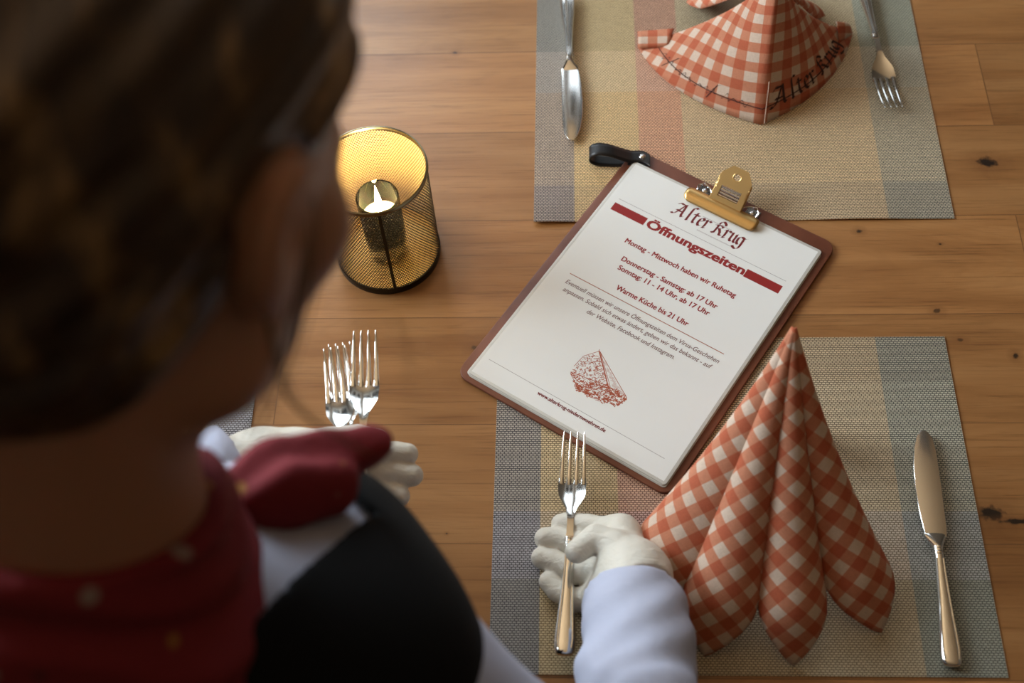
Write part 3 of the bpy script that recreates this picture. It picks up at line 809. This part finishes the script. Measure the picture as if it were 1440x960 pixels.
# far napkin: the cone faces the camera
fk_ = thing('folded_napkin', 'low orange gingham cone napkin with dark lettering on the far placemat', 'napkin', (.055, .53, 0), 0, 'folded gingham napkins')
C1 = np.array([.055, .53, 0])
A2 = at(1094, -34, .140) - C1
ml, mf, mr = at(897, 66, ZM) - C1, at(1069, 176, ZM) - C1, at(1198, 47, ZM) - C1
def bp2(s):
    e = ml if s < 0 else mr; q = abs(s)
    c = np.array([e[0] * .62 + mf[0] * .38, mf[1] * .80 + e[1] * .20, 0])  # control point of each half of the hem
    c = np.array([e[0] * .80 + mf[0] * .20, mf[1] * .66 + e[1] * .34, 0])
    p = (1 - q) ** 2 * mf + 2 * q * (1 - q) * c + q * q * e
    return (p[0], p[1], ZM + .001)
SP2 = 1.75; FL2 = .13
cone_panel(A2, bp2, SP2, 'front_panel', fk_, 0.02, flare=FL2)
hem(A2, bp2, SP2, fk_, .90, FL2)
pts = [np.array(cone_at(A2, bp2, SP2, 0.0, t, FL2)[0]) + np.array([0, -.0012, .0006]) for t in np.linspace(.72, .99, 12)]
G().tube([p + np.array([.004, 0, 0]) for p in pts], .0005, 5).build('seam', M_SEAM, fk_)
for (tp, w, r) in (((-.062, .088), .036, .6), ((-.045, .105), .045, .7), ((.030, .110), .045, .8), ((.085, .064), .036, .9)):
    fold(A2 + np.array([0, .001, -.001]), np.array([tp[0], tp[1], ZM]), w, fk_, r, .34)
for pts_ in ((at(897, 50, .020), at(948, 46, .034), at(897, 68, .006), at(940, 66, .022)), (at(1192, 38, .020), at(1176, 36, .030), at(1198, 48, .006), at(1180, 60, .016))):
    q_ = [np.array(p) - C1 for p in pts_]; q_[0] += [0, .006, 0]; q_[1] += [0, .006, 0]
    P_ = [[q_[0] * (1 - u) * (1 - v) + q_[1] * u * (1 - v) + q_[2] * (1 - u) * v + q_[3] * u * v + np.array([0, 0, .004 * sin(pi * v)]) for u in np.linspace(0, 1, 8)] for v in np.linspace(0, 1, 8)]
    o = G().grid(P_, uv=[[(p[0] + .5, p[1] + p[2] + .5) for p in r] for r in P_]).build('hem_corner', M_GING, fk_, True, None)
    md = o.modifiers.new('Solidify', 'SOLIDIFY'); md.thickness = .0014; md.offset = 0
def on_cone(xr, yr, s0, ds, t0, dt, lift=.0013):
    s = s0 + xr * ds; t = t0 - yr * dt
    p, _ = cone_at(A2, bp2, SP2, s, t, FL2); b = np.array(bp2(s)); o = np.array([b[0] - A2[0], b[1] - A2[1], .05]); return tuple(p + o / np.linalg.norm(o) * lift)
Q, wd = blackletter('Alter Krug', .22)
g = G()
for q in Q: g.add([on_cone(x / wd, y, .07, .80, .925, .085) for x, y in q], [(0, 1, 2, 3)])
g.build('embroidered_lettering', M_THREAD, fk_, False)
g = G()
scr = []
for k in range(230):
    x = k / 229; ph = x * 95; env = .35 + .65 * abs(sin(x * 17)); gap = sin(x * 23) > -.86
    scr.append((x, .10 + .34 * env * sin(ph) * (1 + .5 * sin(x * 41)), gap, ))
for a, b in zip(scr[:-1], scr[1:]):
    if a[2] and b[2]:
        w = .05; g.add([on_cone(x, y, -.84, .76, .90, .055) for x, y in ((a[0], a[1] - w), (b[0], b[1] - w), (b[0], b[1] + w), (a[0], a[1] + w))], [(0, 1, 2, 3)])
for cx in (.66, .12):
    for a, b in (((cx, -.9), (cx + .03, 1.1)), ((cx + .03, 1.1), (cx + .055, 1.2))):
        g.add([on_cone(a[0] - .004, a[1], -.84, .76, .90, .055), on_cone(a[0] + .004, a[1], -.84, .76, .90, .055), on_cone(b[0] + .004, b[1], -.84, .76, .90, .055), on_cone(b[0] - .004, b[1], -.84, .76, .90, .055)], [(0, 1, 2, 3)])
g.build('embroidered_script', M_THREAD, fk_, False)

# ------------------------------------------------------------------ lantern
LX, LY, LR, LH = -.3255, .2691, .0518, .129
ln = thing('lantern', 'perforated black and gold metal lantern glowing from inside on the oak table', 'lantern', (LX, LY, 0))
nseg = 120; sp_ = 2 * pi * LR / nseg; rh = sp_ * .866; rz0, rz1 = .006, LH - .003
nr = int((rz1 - rz0) / rh)
g = G(); V = []; Fs = []; key = {}
def hv(a, z):
    k = (round((a % (2 * pi)) / (2 * pi) * nseg * 12) % (nseg * 12), round(z * 1e5))
    if k not in key: key[k] = len(V); V.append((LR * cos(a), LR * sin(a), z))
    return key[k]
da = 2 * pi / nseg; hexr = rh / 1.5 ; hr = sp_ * .415
for r_ in range(nr + 1):
    z = rz0 + r_ * rh + .001
    for k in range(nseg):
        a = (k + .5 * (r_ % 2)) * da
        o_ = [hv(a + dx * da / 2, z + dz * hexr) for dx, dz in ((0, -1), (1, -.5), (1, .5), (0, 1), (-1, .5), (-1, -.5))]
        b = len(V)
        for t in (-90, -30, 30, 90, 150, 210):
            aa = a + hr * cos(radians(t)) / LR; V.append((LR * cos(aa), LR * sin(aa), z + hr * sin(radians(t))))
        for j in range(6): Fs.append((o_[j], o_[(j + 1) % 6], b + (j + 1) % 6, b + j))
sh = g.add(V, Fs).build('perforated_shade', [M_BLACKMETAL, M_GOLDIN], ln, True, None)
md = sh.modifiers.new('Solidify', 'SOLIDIFY'); md.thickness = .0003; md.offset = -1; md.material_offset = 1; md.material_offset_rim = 0
md.use_even_offset = False
zt = rz0 + nr * rh + .001
G().lathe([(LR - .0004, zt - .001), (LR + .0008, zt - .001), (LR + .0013, zt + .0012), (LR + .0008, zt + .0034), (LR - .0006, zt + .0038), (LR - .0014, zt + .0024), (LR - .0010, zt - .001), (LR - .0004, zt - .001)], 96).build('rim', M_RIM, ln)
G().lathe([(LR - .0010, .0085), (LR + .0006, .0085), (LR + .0009, .004), (LR + .0004, .0), (0, .0), (0, .0008)], 96).lathe([(0, .0012), (LR - .0010, .0012), (LR - .0010, .0085)], 96, mi=1).build('base', [M_BLACKMETAL, M_GOLDIN], ln)
a0 = math.atan2(at(541, 350, .05)[1] - LY, at(541, 350, .05)[0] - LX)
a0 = -1.36
G().grid([[((LR + .0006) * cos(a0 + da * q), (LR + .0006) * sin(a0 + da * q), z) for q in (-.55, 0, .55)] for z in (.006, zt)]).build('seam_strip', M_BLACKMETAL, ln)
cg = thing('candle_glass', 'small clear glass candle holder burning inside the gold lantern', 'candle', (LX, LY, .0012))
G().lathe([(0, 0), (.017, 0), (.0195, .003), (.0205, .03), (.0208, .088), (.0202, .0888), (.0194, .088), (.0190, .03), (.0180, .006), (0, .005)], 48).build('glass', M_GLASS, cg)
G().lathe([(0, .0055), (.0176, .0060), (.0186, .03), (.0189, .058), (.016, .0574), (.006, .0566), (0, .0566)], 40).build('wax', M_WAX, cg)
G().tube([(0, 0, .056), (.0003, 0, .063), (.0008, 0, .067)], .0007, 8).build('wick', mat('charred wick', (.02, .015, .01), .9), cg)
G().lathe([(0, .063), (.0022, .066), (.0036, .071), (.0034, .078), (.0022, .090), (.0008, .100), (0, .105)], 20).build('flame', M_FLAME, cg)
pl = bpy.data.lights.new('candle_light', 'POINT'); pl.energy = .25; pl.color = (1, .74, .42); pl.shadow_soft_size = .006
po = bpy.data.objects.new('candle_light', pl); link(po); po.location = (LX, LY, Z0 + .0012 + .112)

# ------------------------------------------------------------------ person (one continuous body from a distance field)
class SDF:
    def __init__(s, lo, hi, h):
        s.lo = np.array(lo, float); s.h = h; s.n = np.ceil((np.array(hi) - s.lo) / h).astype(int) + 1
        s.d = np.full(s.n, .05, np.float32)
    def sub(s, lo, hi, pad):
        i0 = np.clip(np.floor((np.array(lo) - pad - s.lo) / s.h).astype(int), 0, s.n); i1 = np.clip(np.ceil((np.array(hi) + pad - s.lo) / s.h).astype(int) + 1, 0, s.n)
        if (i1 <= i0).any(): return None, None
        ax = [s.lo[k] + s.h * np.arange(i0[k], i1[k]) for k in range(3)]
        X = np.stack(np.meshgrid(*ax, indexing='ij'), -1)
        return tuple(slice(i0[k], i1[k]) for k in range(3)), X
    def put(s, sl, v, k, cut=False):
        a = s.d[sl]
        if cut:
            v = -v
            if k > 0:
                hh = np.maximum(k - np.abs(a - v), 0) / k; s.d[sl] = np.maximum(a, v) + hh * hh * k * .25
            else: s.d[sl] = np.maximum(a, v)
        elif k > 0:
            hh = np.maximum(k - np.abs(a - v), 0) / k; s.d[sl] = np.minimum(a, v) - hh * hh * k * .25
        else: s.d[sl] = np.minimum(a, v)
    def cap(s, a, b, ra, rb=None, k=.01, cut=False, grow=0.0):
        a, b = np.array(a, float), np.array(b, float); rb = ra if rb is None else rb; ra += grow; rb += grow
        R = max(ra, rb); sl, X = s.sub(np.minimum(a, b) - R, np.maximum(a, b) + R, k + .02)
        if sl is None: return s
        pa = X - a; ba = b - a; t = np.clip((pa @ ba) / max(ba @ ba, 1e-12), 0, 1)
        s.put(sl, np.linalg.norm(pa - t[..., None] * ba, axis=-1) - (ra + (rb - ra) * t), k, cut); return s
    def ell(s, c, r, R=None, k=.01, cut=False, grow=0.0):
        c = np.array(c, float); r = np.array(r, float) + grow; m = r.max(); sl, X = s.sub(c - m, c + m, k + .02)
        if sl is None: return s
        p = X - c
        if R is not None: p = p @ R
        k0 = np.linalg.norm(p / r, axis=-1); k1 = np.linalg.norm(p / (r * r), axis=-1) + 1e-9
        s.put(sl, k0 * (k0 - 1) / k1, k, cut); return s
    def clip(s, p, nrm, k=0.0):
        """keep the side the normal points away from"""
        nrm = np.array(nrm, float); nrm /= np.linalg.norm(nrm)
        ax = [s.lo[i] + s.h * np.arange(s.n[i]) for i in range(3)]
        v = (ax[0][:, None, None] - p[0]) * nrm[0] + (ax[1][None, :, None] - p[1]) * nrm[1] + (ax[2][None, None, :] - p[2]) * nrm[2]
        s.d = np.maximum(s.d, v.astype(np.float32)); return s
    def pts(s):
        ax = [s.lo[k] + s.h * np.arange(s.n[k]) for k in range(3)]
        return np.meshgrid(*ax, indexing='ij')
    def mesh(s):
        """surface nets"""
        d = s.d.copy(); d[0] = d[-1] = .02; d[:, 0] = d[:, -1] = .02; d[:, :, 0] = d[:, :, -1] = .02
        n = np.array(d.shape); ins = d < 0
        cnt = np.zeros(n - 1, np.int8); 
        for i in (0, 1):
            for j in (0, 1):
                for k in (0, 1): cnt += ins[i:n[0] - 1 + i, j:n[1] - 1 + j, k:n[2] - 1 + k]
        act = (cnt > 0) & (cnt < 8); I = np.argwhere(act); vid_ = np.full(n - 1, -1, np.int64); vid_[act] = np.arange(len(I))
        acc = np.zeros((len(I), 3)); num = np.zeros(len(I))
        cor = [(0, 0, 0), (1, 0, 0), (0, 1, 0), (1, 1, 0), (0, 0, 1), (1, 0, 1), (0, 1, 1), (1, 1, 1)]
        dv = [d[I[:, 0] + c[0], I[:, 1] + c[1], I[:, 2] + c[2]].astype(float) for c in cor]
        for a in range(8):
            for b in range(a + 1, 8):
                if sum(x != y for x, y in zip(cor[a], cor[b])) != 1: continue
                m = (dv[a] < 0) != (dv[b] < 0); t = dv[a] / (dv[a] - dv[b] + 1e-12)
                q = np.array(cor[a]) + t[:, None] * (np.array(cor[b]) - np.array(cor[a])); acc[m] += q[m]; num[m] += 1
        V = s.lo + s.h * (I + acc / np.maximum(num, 1)[:, None]); Fs = []
        for ax in range(3):
            u, w = (ax + 1) % 3, (ax + 2) % 3
            sl0 = [slice(1, None)] * 3; sl1 = [slice(1, None)] * 3; sl0[ax] = slice(0, -1); sl1[ax] = slice(1, None)
            A_, B_ = ins[tuple(sl0)], ins[tuple(sl1)]; E = np.argwhere(A_ != B_); fl = A_[tuple(E.T)]
            c = E.copy()
            for k in range(3):
                if k != ax: c[:, k] += 1
            ok = (c[:, u] < n[u] - 1) & (c[:, w] < n[w] - 1); c, fl = c[ok], fl[ok]
            eu = np.zeros(3, int); eu[u] = 1; ew = np.zeros(3, int); ew[w] = 1
            q = np.stack([vid_[tuple((c - eu - ew).T)], vid_[tuple((c - ew).T)], vid_[tuple(c.T)], vid_[tuple((c - eu).T)]], 1)
            q[~fl] = q[~fl][:, ::-1]; Fs.append(q)
        return V, np.concatenate(Fs)
    def build(s, name, m, parent=None, relax=2):
        V, Fq = s.mesh()
        for _ in range(relax):
            acc = np.zeros_like(V); num = np.zeros(len(V))
            for a, b in ((0, 1), (1, 2), (2, 3), (3, 0)):
                np.add.at(acc, Fq[:, a], V[Fq[:, b]]); np.add.at(num, Fq[:, a], 1); np.add.at(acc, Fq[:, b], V[Fq[:, a]]); np.add.at(num, Fq[:, b], 1)
            V = V * .5 + .5 * acc / np.maximum(num, 1)[:, None]
        me = bpy.data.meshes.new(name); me.from_pydata((V + [0, 0, Z0]).tolist(), [], Fq.tolist()); me.materials.append(m); me.shade_smooth(); me.update()
        o = bpy.data.objects.new(name, me); return link(o, parent)

# joints (table coordinates: z is height above the table top)
YAW, PITCH = radians(-24), radians(36)
Rz = np.array([[cos(YAW), -sin(YAW), 0], [sin(YAW), cos(YAW), 0], [0, 0, 1]])
Rx = np.array([[1, 0, 0], [0, cos(-PITCH), -sin(-PITCH)], [0, sin(-PITCH), cos(-PITCH)]])
HR = Rz @ Rx                       # head: local x right, y forward, z up
HC = np.array([-.318, -.175, .655])
def hd(x, y, z): return HC + HR @ np.array([x, y, z])
NB = np.array([-.375, -.272, .445]); NT = hd(0, -.030, -.060)
SHR, SHL = np.array([-.260, -.282, .338]), np.array([-.510, -.262, .352])
ELR, WRR = np.array([-.096, -.314, .146]), at(892, 811, .050)
ELL, WRL = np.array([-.585, -.150, .185]), at(366, 655, .125)
# finger chains (root .. tip) with radii
RH = dict(index=[at(874, 750, .032), at(828, 739, .021), at(801, 735, .0145), at(789, 736, .0125)], middle=[at(874, 774, .030), at(815, 766, .018), at(785, 757, .013), at(767, 757, .0125)],
          ring=[at(870, 804, .028), at(808, 803, .0165), at(778, 789, .0125), at(762, 784, .0120)], little=[at(864, 832, .026), at(808, 844, .0150), at(784, 830, .0115), at(772, 817, .0115)],
          thumb=[at(888, 802, .052), at(864, 766, .058), at(838, 756, .055), at(811, 775, .0545)])
RHR = dict(index=(.0112, .0094, .0088, .0082), middle=(.0114, .0102, .0096, .0092), ring=(.0112, .0102, .0095, .0089), little=(.0108, .0092, .0088, .0083), thumb=(.0150, .0122, .0108, .0094))
LH = dict(index=[at(482, 645, .112), at(530, 637, .108), at(558, 638, .106), at(573, 638, .106)], middle=[at(478, 668, .110), at(530, 664, .102), at(560, 664, .100), at(579, 668, .100)],
          ring=[at(474, 690, .108), at(522, 690, .098), at(548, 692, .095), at(561, 697, .096)], little=[at(468, 708, .107), at(508, 714, .098), at(530, 718, .096), at(541, 721, .097)],
          thumb=[at(412, 632, .128), at(462, 622, .136), at(504, 616, .134), at(531, 618, .128)])
LHR = dict(index=(.0112, .0100, .0094, .0084), middle=(.0116, .0106, .0100, .0090), ring=(.0112, .0102, .0094, .0086), little=(.0105, .0092, .0086, .0078), thumb=(.0140, .0120, .0106, .0092))
def hand(sd, Hd, Rd, wrist, grow, wr=.026):
    for f in ('index', 'middle', 'ring', 'little', 'thumb'):
        p = Hd[f]; r = Rd[f]
        for i in range(3): sd.cap(p[i], p[i + 1], r[i], r[i + 1], .0018 if i else .006, grow=grow)
    for f in ('index', 'middle', 'ring', 'little'): sd.cap(wrist, Hd[f][0], wr * .78, Rd[f][0] * 1.12, .014, grow=grow)
    sd.cap(wrist, Hd['thumb'][0], wr * .80, Rd['thumb'][0], .014, grow=grow)
    sd.cap(Hd['index'][0], Hd['little'][0], .0110, .0105, .012, grow=grow)
def torso(sd, g=0.0):
    sd.cap(SHL, SHR, .050, .050, .05, grow=g)
    sd.cap((-.46, -.262, .370), (-.295, -.262, .370), .048, .048, .05, grow=g); sd.cap((-.45, -.205, .352), (-.295, -.205, .352), .046, .046, .05, grow=g)
    sd.ell((-.358, -.270, .270), (.155, .102, .150), None, .06, grow=g)
    sd.ell((-.300, -.205, .255), (.064, .058, .064), None, .05, grow=g); sd.ell((-.418, -.200, .255), (.064, .058, .064), None, .05, grow=g)
    sd.ell((-.360, -.345, .100), (.128, .092, .150), None, .07, grow=g)
    sd.ell((-.362, -.420, -.030), (.165, .112, .125), None, .07, grow=g)
    sd.cap(NB - [.075, 0, .035], NB + [.0, .0, .03], .035, .048, .05, grow=g); sd.cap(NB + [.075, 0, -.035], NB + [.0, .0, .03], .035, .048, .05, grow=g)
def neck(sd, g=0.0):
    sd.cap(NB, NT, .060, .053, .04, grow=g)
def legs(sd, g=0.0):
    for s in (-1, 1):
        hip = np.array([-.362 + s * .085, -.425, -.09]); kn = np.array([-.362 + s * .088, -.405, -.36]); an = np.array([-.362 + s * .090, -.440, -.665])
        sd.cap(hip, kn, .084, .056, .04, grow=g); sd.cap(kn, an, .054, .036, .03, grow=g); sd.cap(an + [0, -.02, -.045], an + [s * .015, .135, -.058], .032, .024, .03, grow=g)
def arms(sd, g=0.0, wr=.027):
    sd.cap(SHR, ELR, .050, .040, .04, grow=g); sd.cap(ELR, WRR, .041, wr, .02, grow=g)
    sd.cap(SHL, ELL, .050, .040, .04, grow=g); sd.cap(ELL, WRL, .041, wr, .02, grow=g)
def head(sd):
    E = lambda c, r, k=.02, cut=False: sd.ell(hd(*c), r, HR, k, cut)
    E((0, -.012, .045), (.074, .094, .078)); E((0, .022, .010), (.068, .072, .085), .03)
    E((0, .048, -.042), (.060, .048, .060), .03)                    # lower face
    sd.cap(hd(-.052, .005, -.055), hd(-.014, .078, -.088), .024, .020, .025); sd.cap(hd(.052, .005, -.055), hd(.014, .078, -.088), .024, .020, .025)
    E((0, .082, -.086), (.022, .018, .016), .02)                    # chin
    for s in (-1, 1):
        E((s * .046, .060, -.012), (.026, .024, .022), .025)        # cheekbones
        sd.cap(hd(s * .012, .088, .022), hd(s * .050, .072, .024), .009, .009, .012)    # brows
        E((s * .031, .086, .004), (.017, .012, .011), .008, True)   # eye sockets
        E((s * .031, .077, .003), (.0135, .0125, .0115), .004)      # lids
        # ear
        E((s * .0745, -.006, .010), (.0085, .021, .033), .006); E((s * .0840, -.010, .014), (.0065, .019, .029), .005); E((s * .0895, -.003, .014), (.006, .011, .019), .004, True); E((s * .0755, .002, -.017), (.007, .009, .011), .006)
    sd.cap(hd(0, .090, .012), hd(0, .116, -.026), .0075, .0125, .010); E((-.012, .104, -.031), (.009, .010, .008), .006); E((.012, .104, -.031), (.009, .010, .008), .006)
    E((0, .098, -.052), (.022, .010, .0055), .005); E((0, .096, -.061), (.019, .010, .006), .004)
    E((0, .105, -.0562), (.020, .006, .0012), .002, True)
sd = SDF((-.70, -.62, -.75), (.0, .12, .80), .0045)
torso(sd); neck(sd); legs(sd); arms(sd); head(sd); hand(sd, RH, RHR, WRR, -.0022); hand(sd, LH, LHR, WRL, -.0022)
sd.clip((0, 0, -.7495), (0, 0, -1))
body = sd.build('person', M_SKIN, None, 1)
tag(body, 'person seen from behind in black vest and red neckerchief, laying forks with white gloves', 'person')

# gloves
sd = SDF(np.array(WRR) - [.14, .07, .06], np.array(WRR) + [.06, .09, .06], .0016)
hand(sd, RH, RHR, WRR, .0006)
fw_ = (WRR - ELR) / np.linalg.norm(WRR - ELR)
sd.cap(WRR - fw_ * .006, at(850, 836, .036), .018, .016, .012)
sd.cap(WRR, WRR - fw_ * .02, .029, .031, .012)
sd.clip(WRR - fw_ * .024, -fw_ + np.array([.38, 0, .22]))
sd.build('glove', M_GLOVE, body, 2)
sd = SDF((-.46, -.10, .06), (-.22, .06, .175), .0016)
hand(sd, LH, LHR, WRL, .0006)
fl_ = (WRL - ELL) / np.linalg.norm(WRL - ELL)
sd.cap(WRL, WRL - fl_ * .03, .029, .031, .012); sd.clip(WRL - fl_ * .026, -fl_)
sd.build('glove', M_GLOVE, body, 2)
# blouse
sd = SDF((-.72, -.56, -.10), (.02, .08, .48), .004)
torso(sd, .006); arms(sd, .0105, .030)
X, Y, Zz = sd.pts()
for a, b, ph in ((ELR, WRR, 0.0), (ELL, WRL, 1.0)):     # soft creases round the sleeves
    dd = (b - a); Ln_ = np.linalg.norm(dd); dd = dd / Ln_; t = (X - a[0]) * dd[0] + (Y - a[1]) * dd[1] + (Zz - a[2]) * dd[2]
    rr = np.sqrt(np.maximum((X - a[0]) ** 2 + (Y - a[1]) ** 2 + (Zz - a[2]) ** 2 - t * t, 0)); msk = np.clip(1 - (rr - .05) / .02, 0, 1) * np.clip(t / .05, 0, 1) * np.clip((Ln_ - t) / .03, 0, 1)
    sd.d += ((.0022 * np.sin(t * 82 + X * 60 + 2.2 * np.sin(Y * 27 + ph) + 1.6 * np.sin(X * 45)) + .0012 * np.sin(t * 190 - X * 120 + 2 * np.sin(Zz * 60))) * msk).astype(np.float32)
# open cuffs: cut everything past the wrists
def cut_end(sd, p, d, R):
    v = (X - p[0]) * d[0] + (Y - p[1]) * d[1] + (Zz - p[2]) * d[2]; rr = (X - p[0]) ** 2 + (Y - p[1]) ** 2 + (Zz - p[2]) ** 2
    m = rr < R * R; sd.d[m] = np.maximum(sd.d[m], v[m].astype(np.float32))
cut_end(sd, WRR - fw_ * .026, fw_, .12); cut_end(sd, WRL - fl_ * .020, fl_, .12)
blouse = sd.build('blouse', M_BLOUSE, body, 2)
# vest
sd = SDF((-.58, -.56, -.08), (-.12, -.06, .49), .0027)
torso(sd, .0125); sd.cap((-.48, -.262, .362), (-.262, -.262, .362), .058, .058, .03)
X, Y, Zz = sd.pts()
pF, pB = np.array([-.249, -.202, .41]), np.array([-.298, -.307, .46])
e_ = (pB - pF)[:2]; e_ /= np.linalg.norm(e_); nrm_ = np.array([e_[1], -e_[0]])          # plan line of the right neckline
sg = np.sign((SHR[:2] - pF[:2]) @ nrm_)
vR = -((X - pF[0]) * nrm_[0] + (Y - pF[1]) * nrm_[1]) * sg
vL = -((2 * NB[0] - X - pF[0]) * nrm_[0] + (Y - pF[1]) * nrm_[1]) * sg
low = np.minimum(Zz - .25, -.197 + .9 * (.126 - np.abs(X - NB[0])) - Y)
sd.d = np.maximum(sd.d, np.minimum(np.minimum(vR, vL), low).astype(np.float32))
sd.d = np.maximum(sd.d, np.maximum(X + .35 * (Zz - .36) - (-.160), (-.575) - X).astype(np.float32))
sd.build('vest', M_VEST, body, 5)
# skirt and shoes
sd = SDF((-.62, -.62, -.60), (-.10, -.22, .12), .005)
sd.cap((-.425, -.42, -.02), (-.44, -.425, -.44), .130, .140, .03); sd.cap((-.300, -.42, -.02), (-.285, -.425, -.44), .130, .140, .03); sd.ell((-.362, -.42, -.02), (.178, .125, .130), None, .05); sd.clip((0, 0, -.50), (0, 0, -1)); sd.clip((0, 0, .045), (0, 0, 1)); sd.clip((0, -.262, 0), (0, 1, 0))
sd.build('skirt', M_SKIRT, body, 2)
for s in (-1, 1):
    an = np.array([-.362 + s * .090, -.440, -.665]); sd = SDF(an - [.07, .10, .09], an + [.08, .20, .03], .004)
    sd.cap(an + [0, -.02, -.045], an + [s * .015, .135, -.058], .040, .032, .02); sd.clip((0, 0, -.7498), (0, 0, -1)); sd.clip((0, 0, an[2] - .022), (0, 0, 1))
    sd.build('shoe', M_SHOE, body, 1)
# red neckerchief: wrapped band with a flared fold and two tails from the knot at the front right
sd = SDF((-.52, -.42, .34), (-.19, -.06, .60), .0032)
ndir = (NT - NB) / np.linalg.norm(NT - NB)
sd.cap(NB + ndir * -.012, NB + ndir * .115, .090, .064, .02)
sd.cap(NB + np.array([-.05, -.02, -.01]), NB + np.array([.016, -.02, -.01]), .076, .070, .03); sd.ell(NB + [-.012, -.045, .018], (.086, .046, .066), None, .03)
X, Y, Zz = sd.pts(); hgt = (X - NB[0]) * ndir[0] + (Y - NB[1]) * ndir[1] + (Zz - NB[2]) * ndir[2]
sd.d += (.0022 * np.sin(hgt * 200 + 9 * np.sin(X * 22) + Y * 30)).astype(np.float32)
sd.clip(NB + ndir * .100, ndir + np.array([.1, .45, 0]))
sd.build('neckerchief', M_SCARF, body, 2)
sd = SDF(dep(450, 665, .66) - [.10, .10, .08], dep(450, 665, .66) + [.10, .10, .08], .0020)
kn_ = dep(352, 700, .640)
sd.cap(kn_, dep(385, 682, .650), .016, .020, .01)
for pa, pb, ra, rb in ((dep(390, 676, .652), dep(452, 655, .668), .020, .017), (dep(452, 655, .668), dep(520, 630, .680), .015, .0085), (dep(400, 690, .648), dep(462, 690, .662), .014, .012), (dep(520, 630, .680), dep(541, 625, .682), .0085, .0055)):
    sd.cap(pa, pb, ra, rb, .012)
X, Y, Zz = sd.pts(); sd.d += (.0022 * np.sin((X - Y) * 170 + Zz * 120)).astype(np.float32)
sd.build('neckerchief_knot', M_SCARF, body, 2)
# hair: smooth cap pulled back from the face, ears and nape free, low twist at the back
sd = SDF(HC - .16, HC + .17, .0030)
E = lambda c, r, k=.02, cut=False: sd.ell(hd(*c), r, HR, k, cut)
E((0, -.016, .048), (.079, .104, .086)); E((0, -.050, -.005), (.072, .068, .072), .03); E((.028, .022, .070), (.044, .054, .044), .03); E((-.028, .022, .070), (.044, .054, .044), .03)
E((0, -.118, .050), (.046, .034, .046), .03)
X, Y, Zz = sd.pts(); Pl = (np.stack([X, Y, Zz], -1) - HC) @ HR
sd.d += (.0018 * np.sin(Pl[..., 2] * 150 - Pl[..., 1] * 130 + 6 * np.sin(Pl[..., 0] * 40)) + .0010 * np.sin(Pl[..., 2] * 330 - Pl[..., 1] * 240)).astype(np.float32)
fy = Pl[..., 1] - (.052 + .60 * (Pl[..., 2] - .050))              # face free: hairline slants from temple to crown
faceline = np.where(Pl[..., 2] < .105, Pl[..., 1] - (.018 + .75 * np.clip(Pl[..., 2] - .012, 0, .1)), -1.0)
sd.d = np.maximum(sd.d, faceline.astype(np.float32))
for s in (-1, 1): E((s * .090, 0, .006), (.034, .030, .038), .006, True)
sd.d = np.maximum(sd.d, (-.088 - Pl[..., 2] + .25 * np.abs(Pl[..., 0])).astype(np.float32))
hair = sd.build('hair', M_HAIR, body, 2)
# loose strands before the ear and a wisp over the table
def strand(pts, r):
    P = [np.array(p, float) + [0, 0, Z0] for p in pts]; S = []
    for i in range(len(P) - 1):
        p0, p1, p2, p3 = P[max(i - 1, 0)], P[i], P[i + 1], P[min(i + 2, len(P) - 1)]
        for j in range(6):
            t = j / 6; S.append(.5 * (2 * p1 + (p2 - p0) * t + (2 * p0 - 5 * p1 + 4 * p2 - p3) * t * t + (3 * p1 - p0 - 3 * p2 + p3) * t ** 3))
    S.append(P[-1]); n = len(S)
    G().tube(S, [r * (1 - .7 * i / (n - 1)) for i in range(n)], 6).build('hair_strand', M_STRAND, body)
for k in range(7):
    o = random.uniform(-1, 1) * .004; q = random.uniform(-1, 1) * .006
    strand([hd(.072 + o, .012 + q, .030), hd(.078 + o, .020 + q, -.01), hd(.072 + o, .028 + q, -.055), hd(.060 + o, .030 + q, -.10)], .0006)
for k in range(4):
    o = random.uniform(-1, 1) * 8
    strand([hd(.066, .010, -.020), dep(400 + o, 540, .50), dep(440 + o, 590, .52), dep(520 + 2 * o, 640 + o, .54)], .0005)
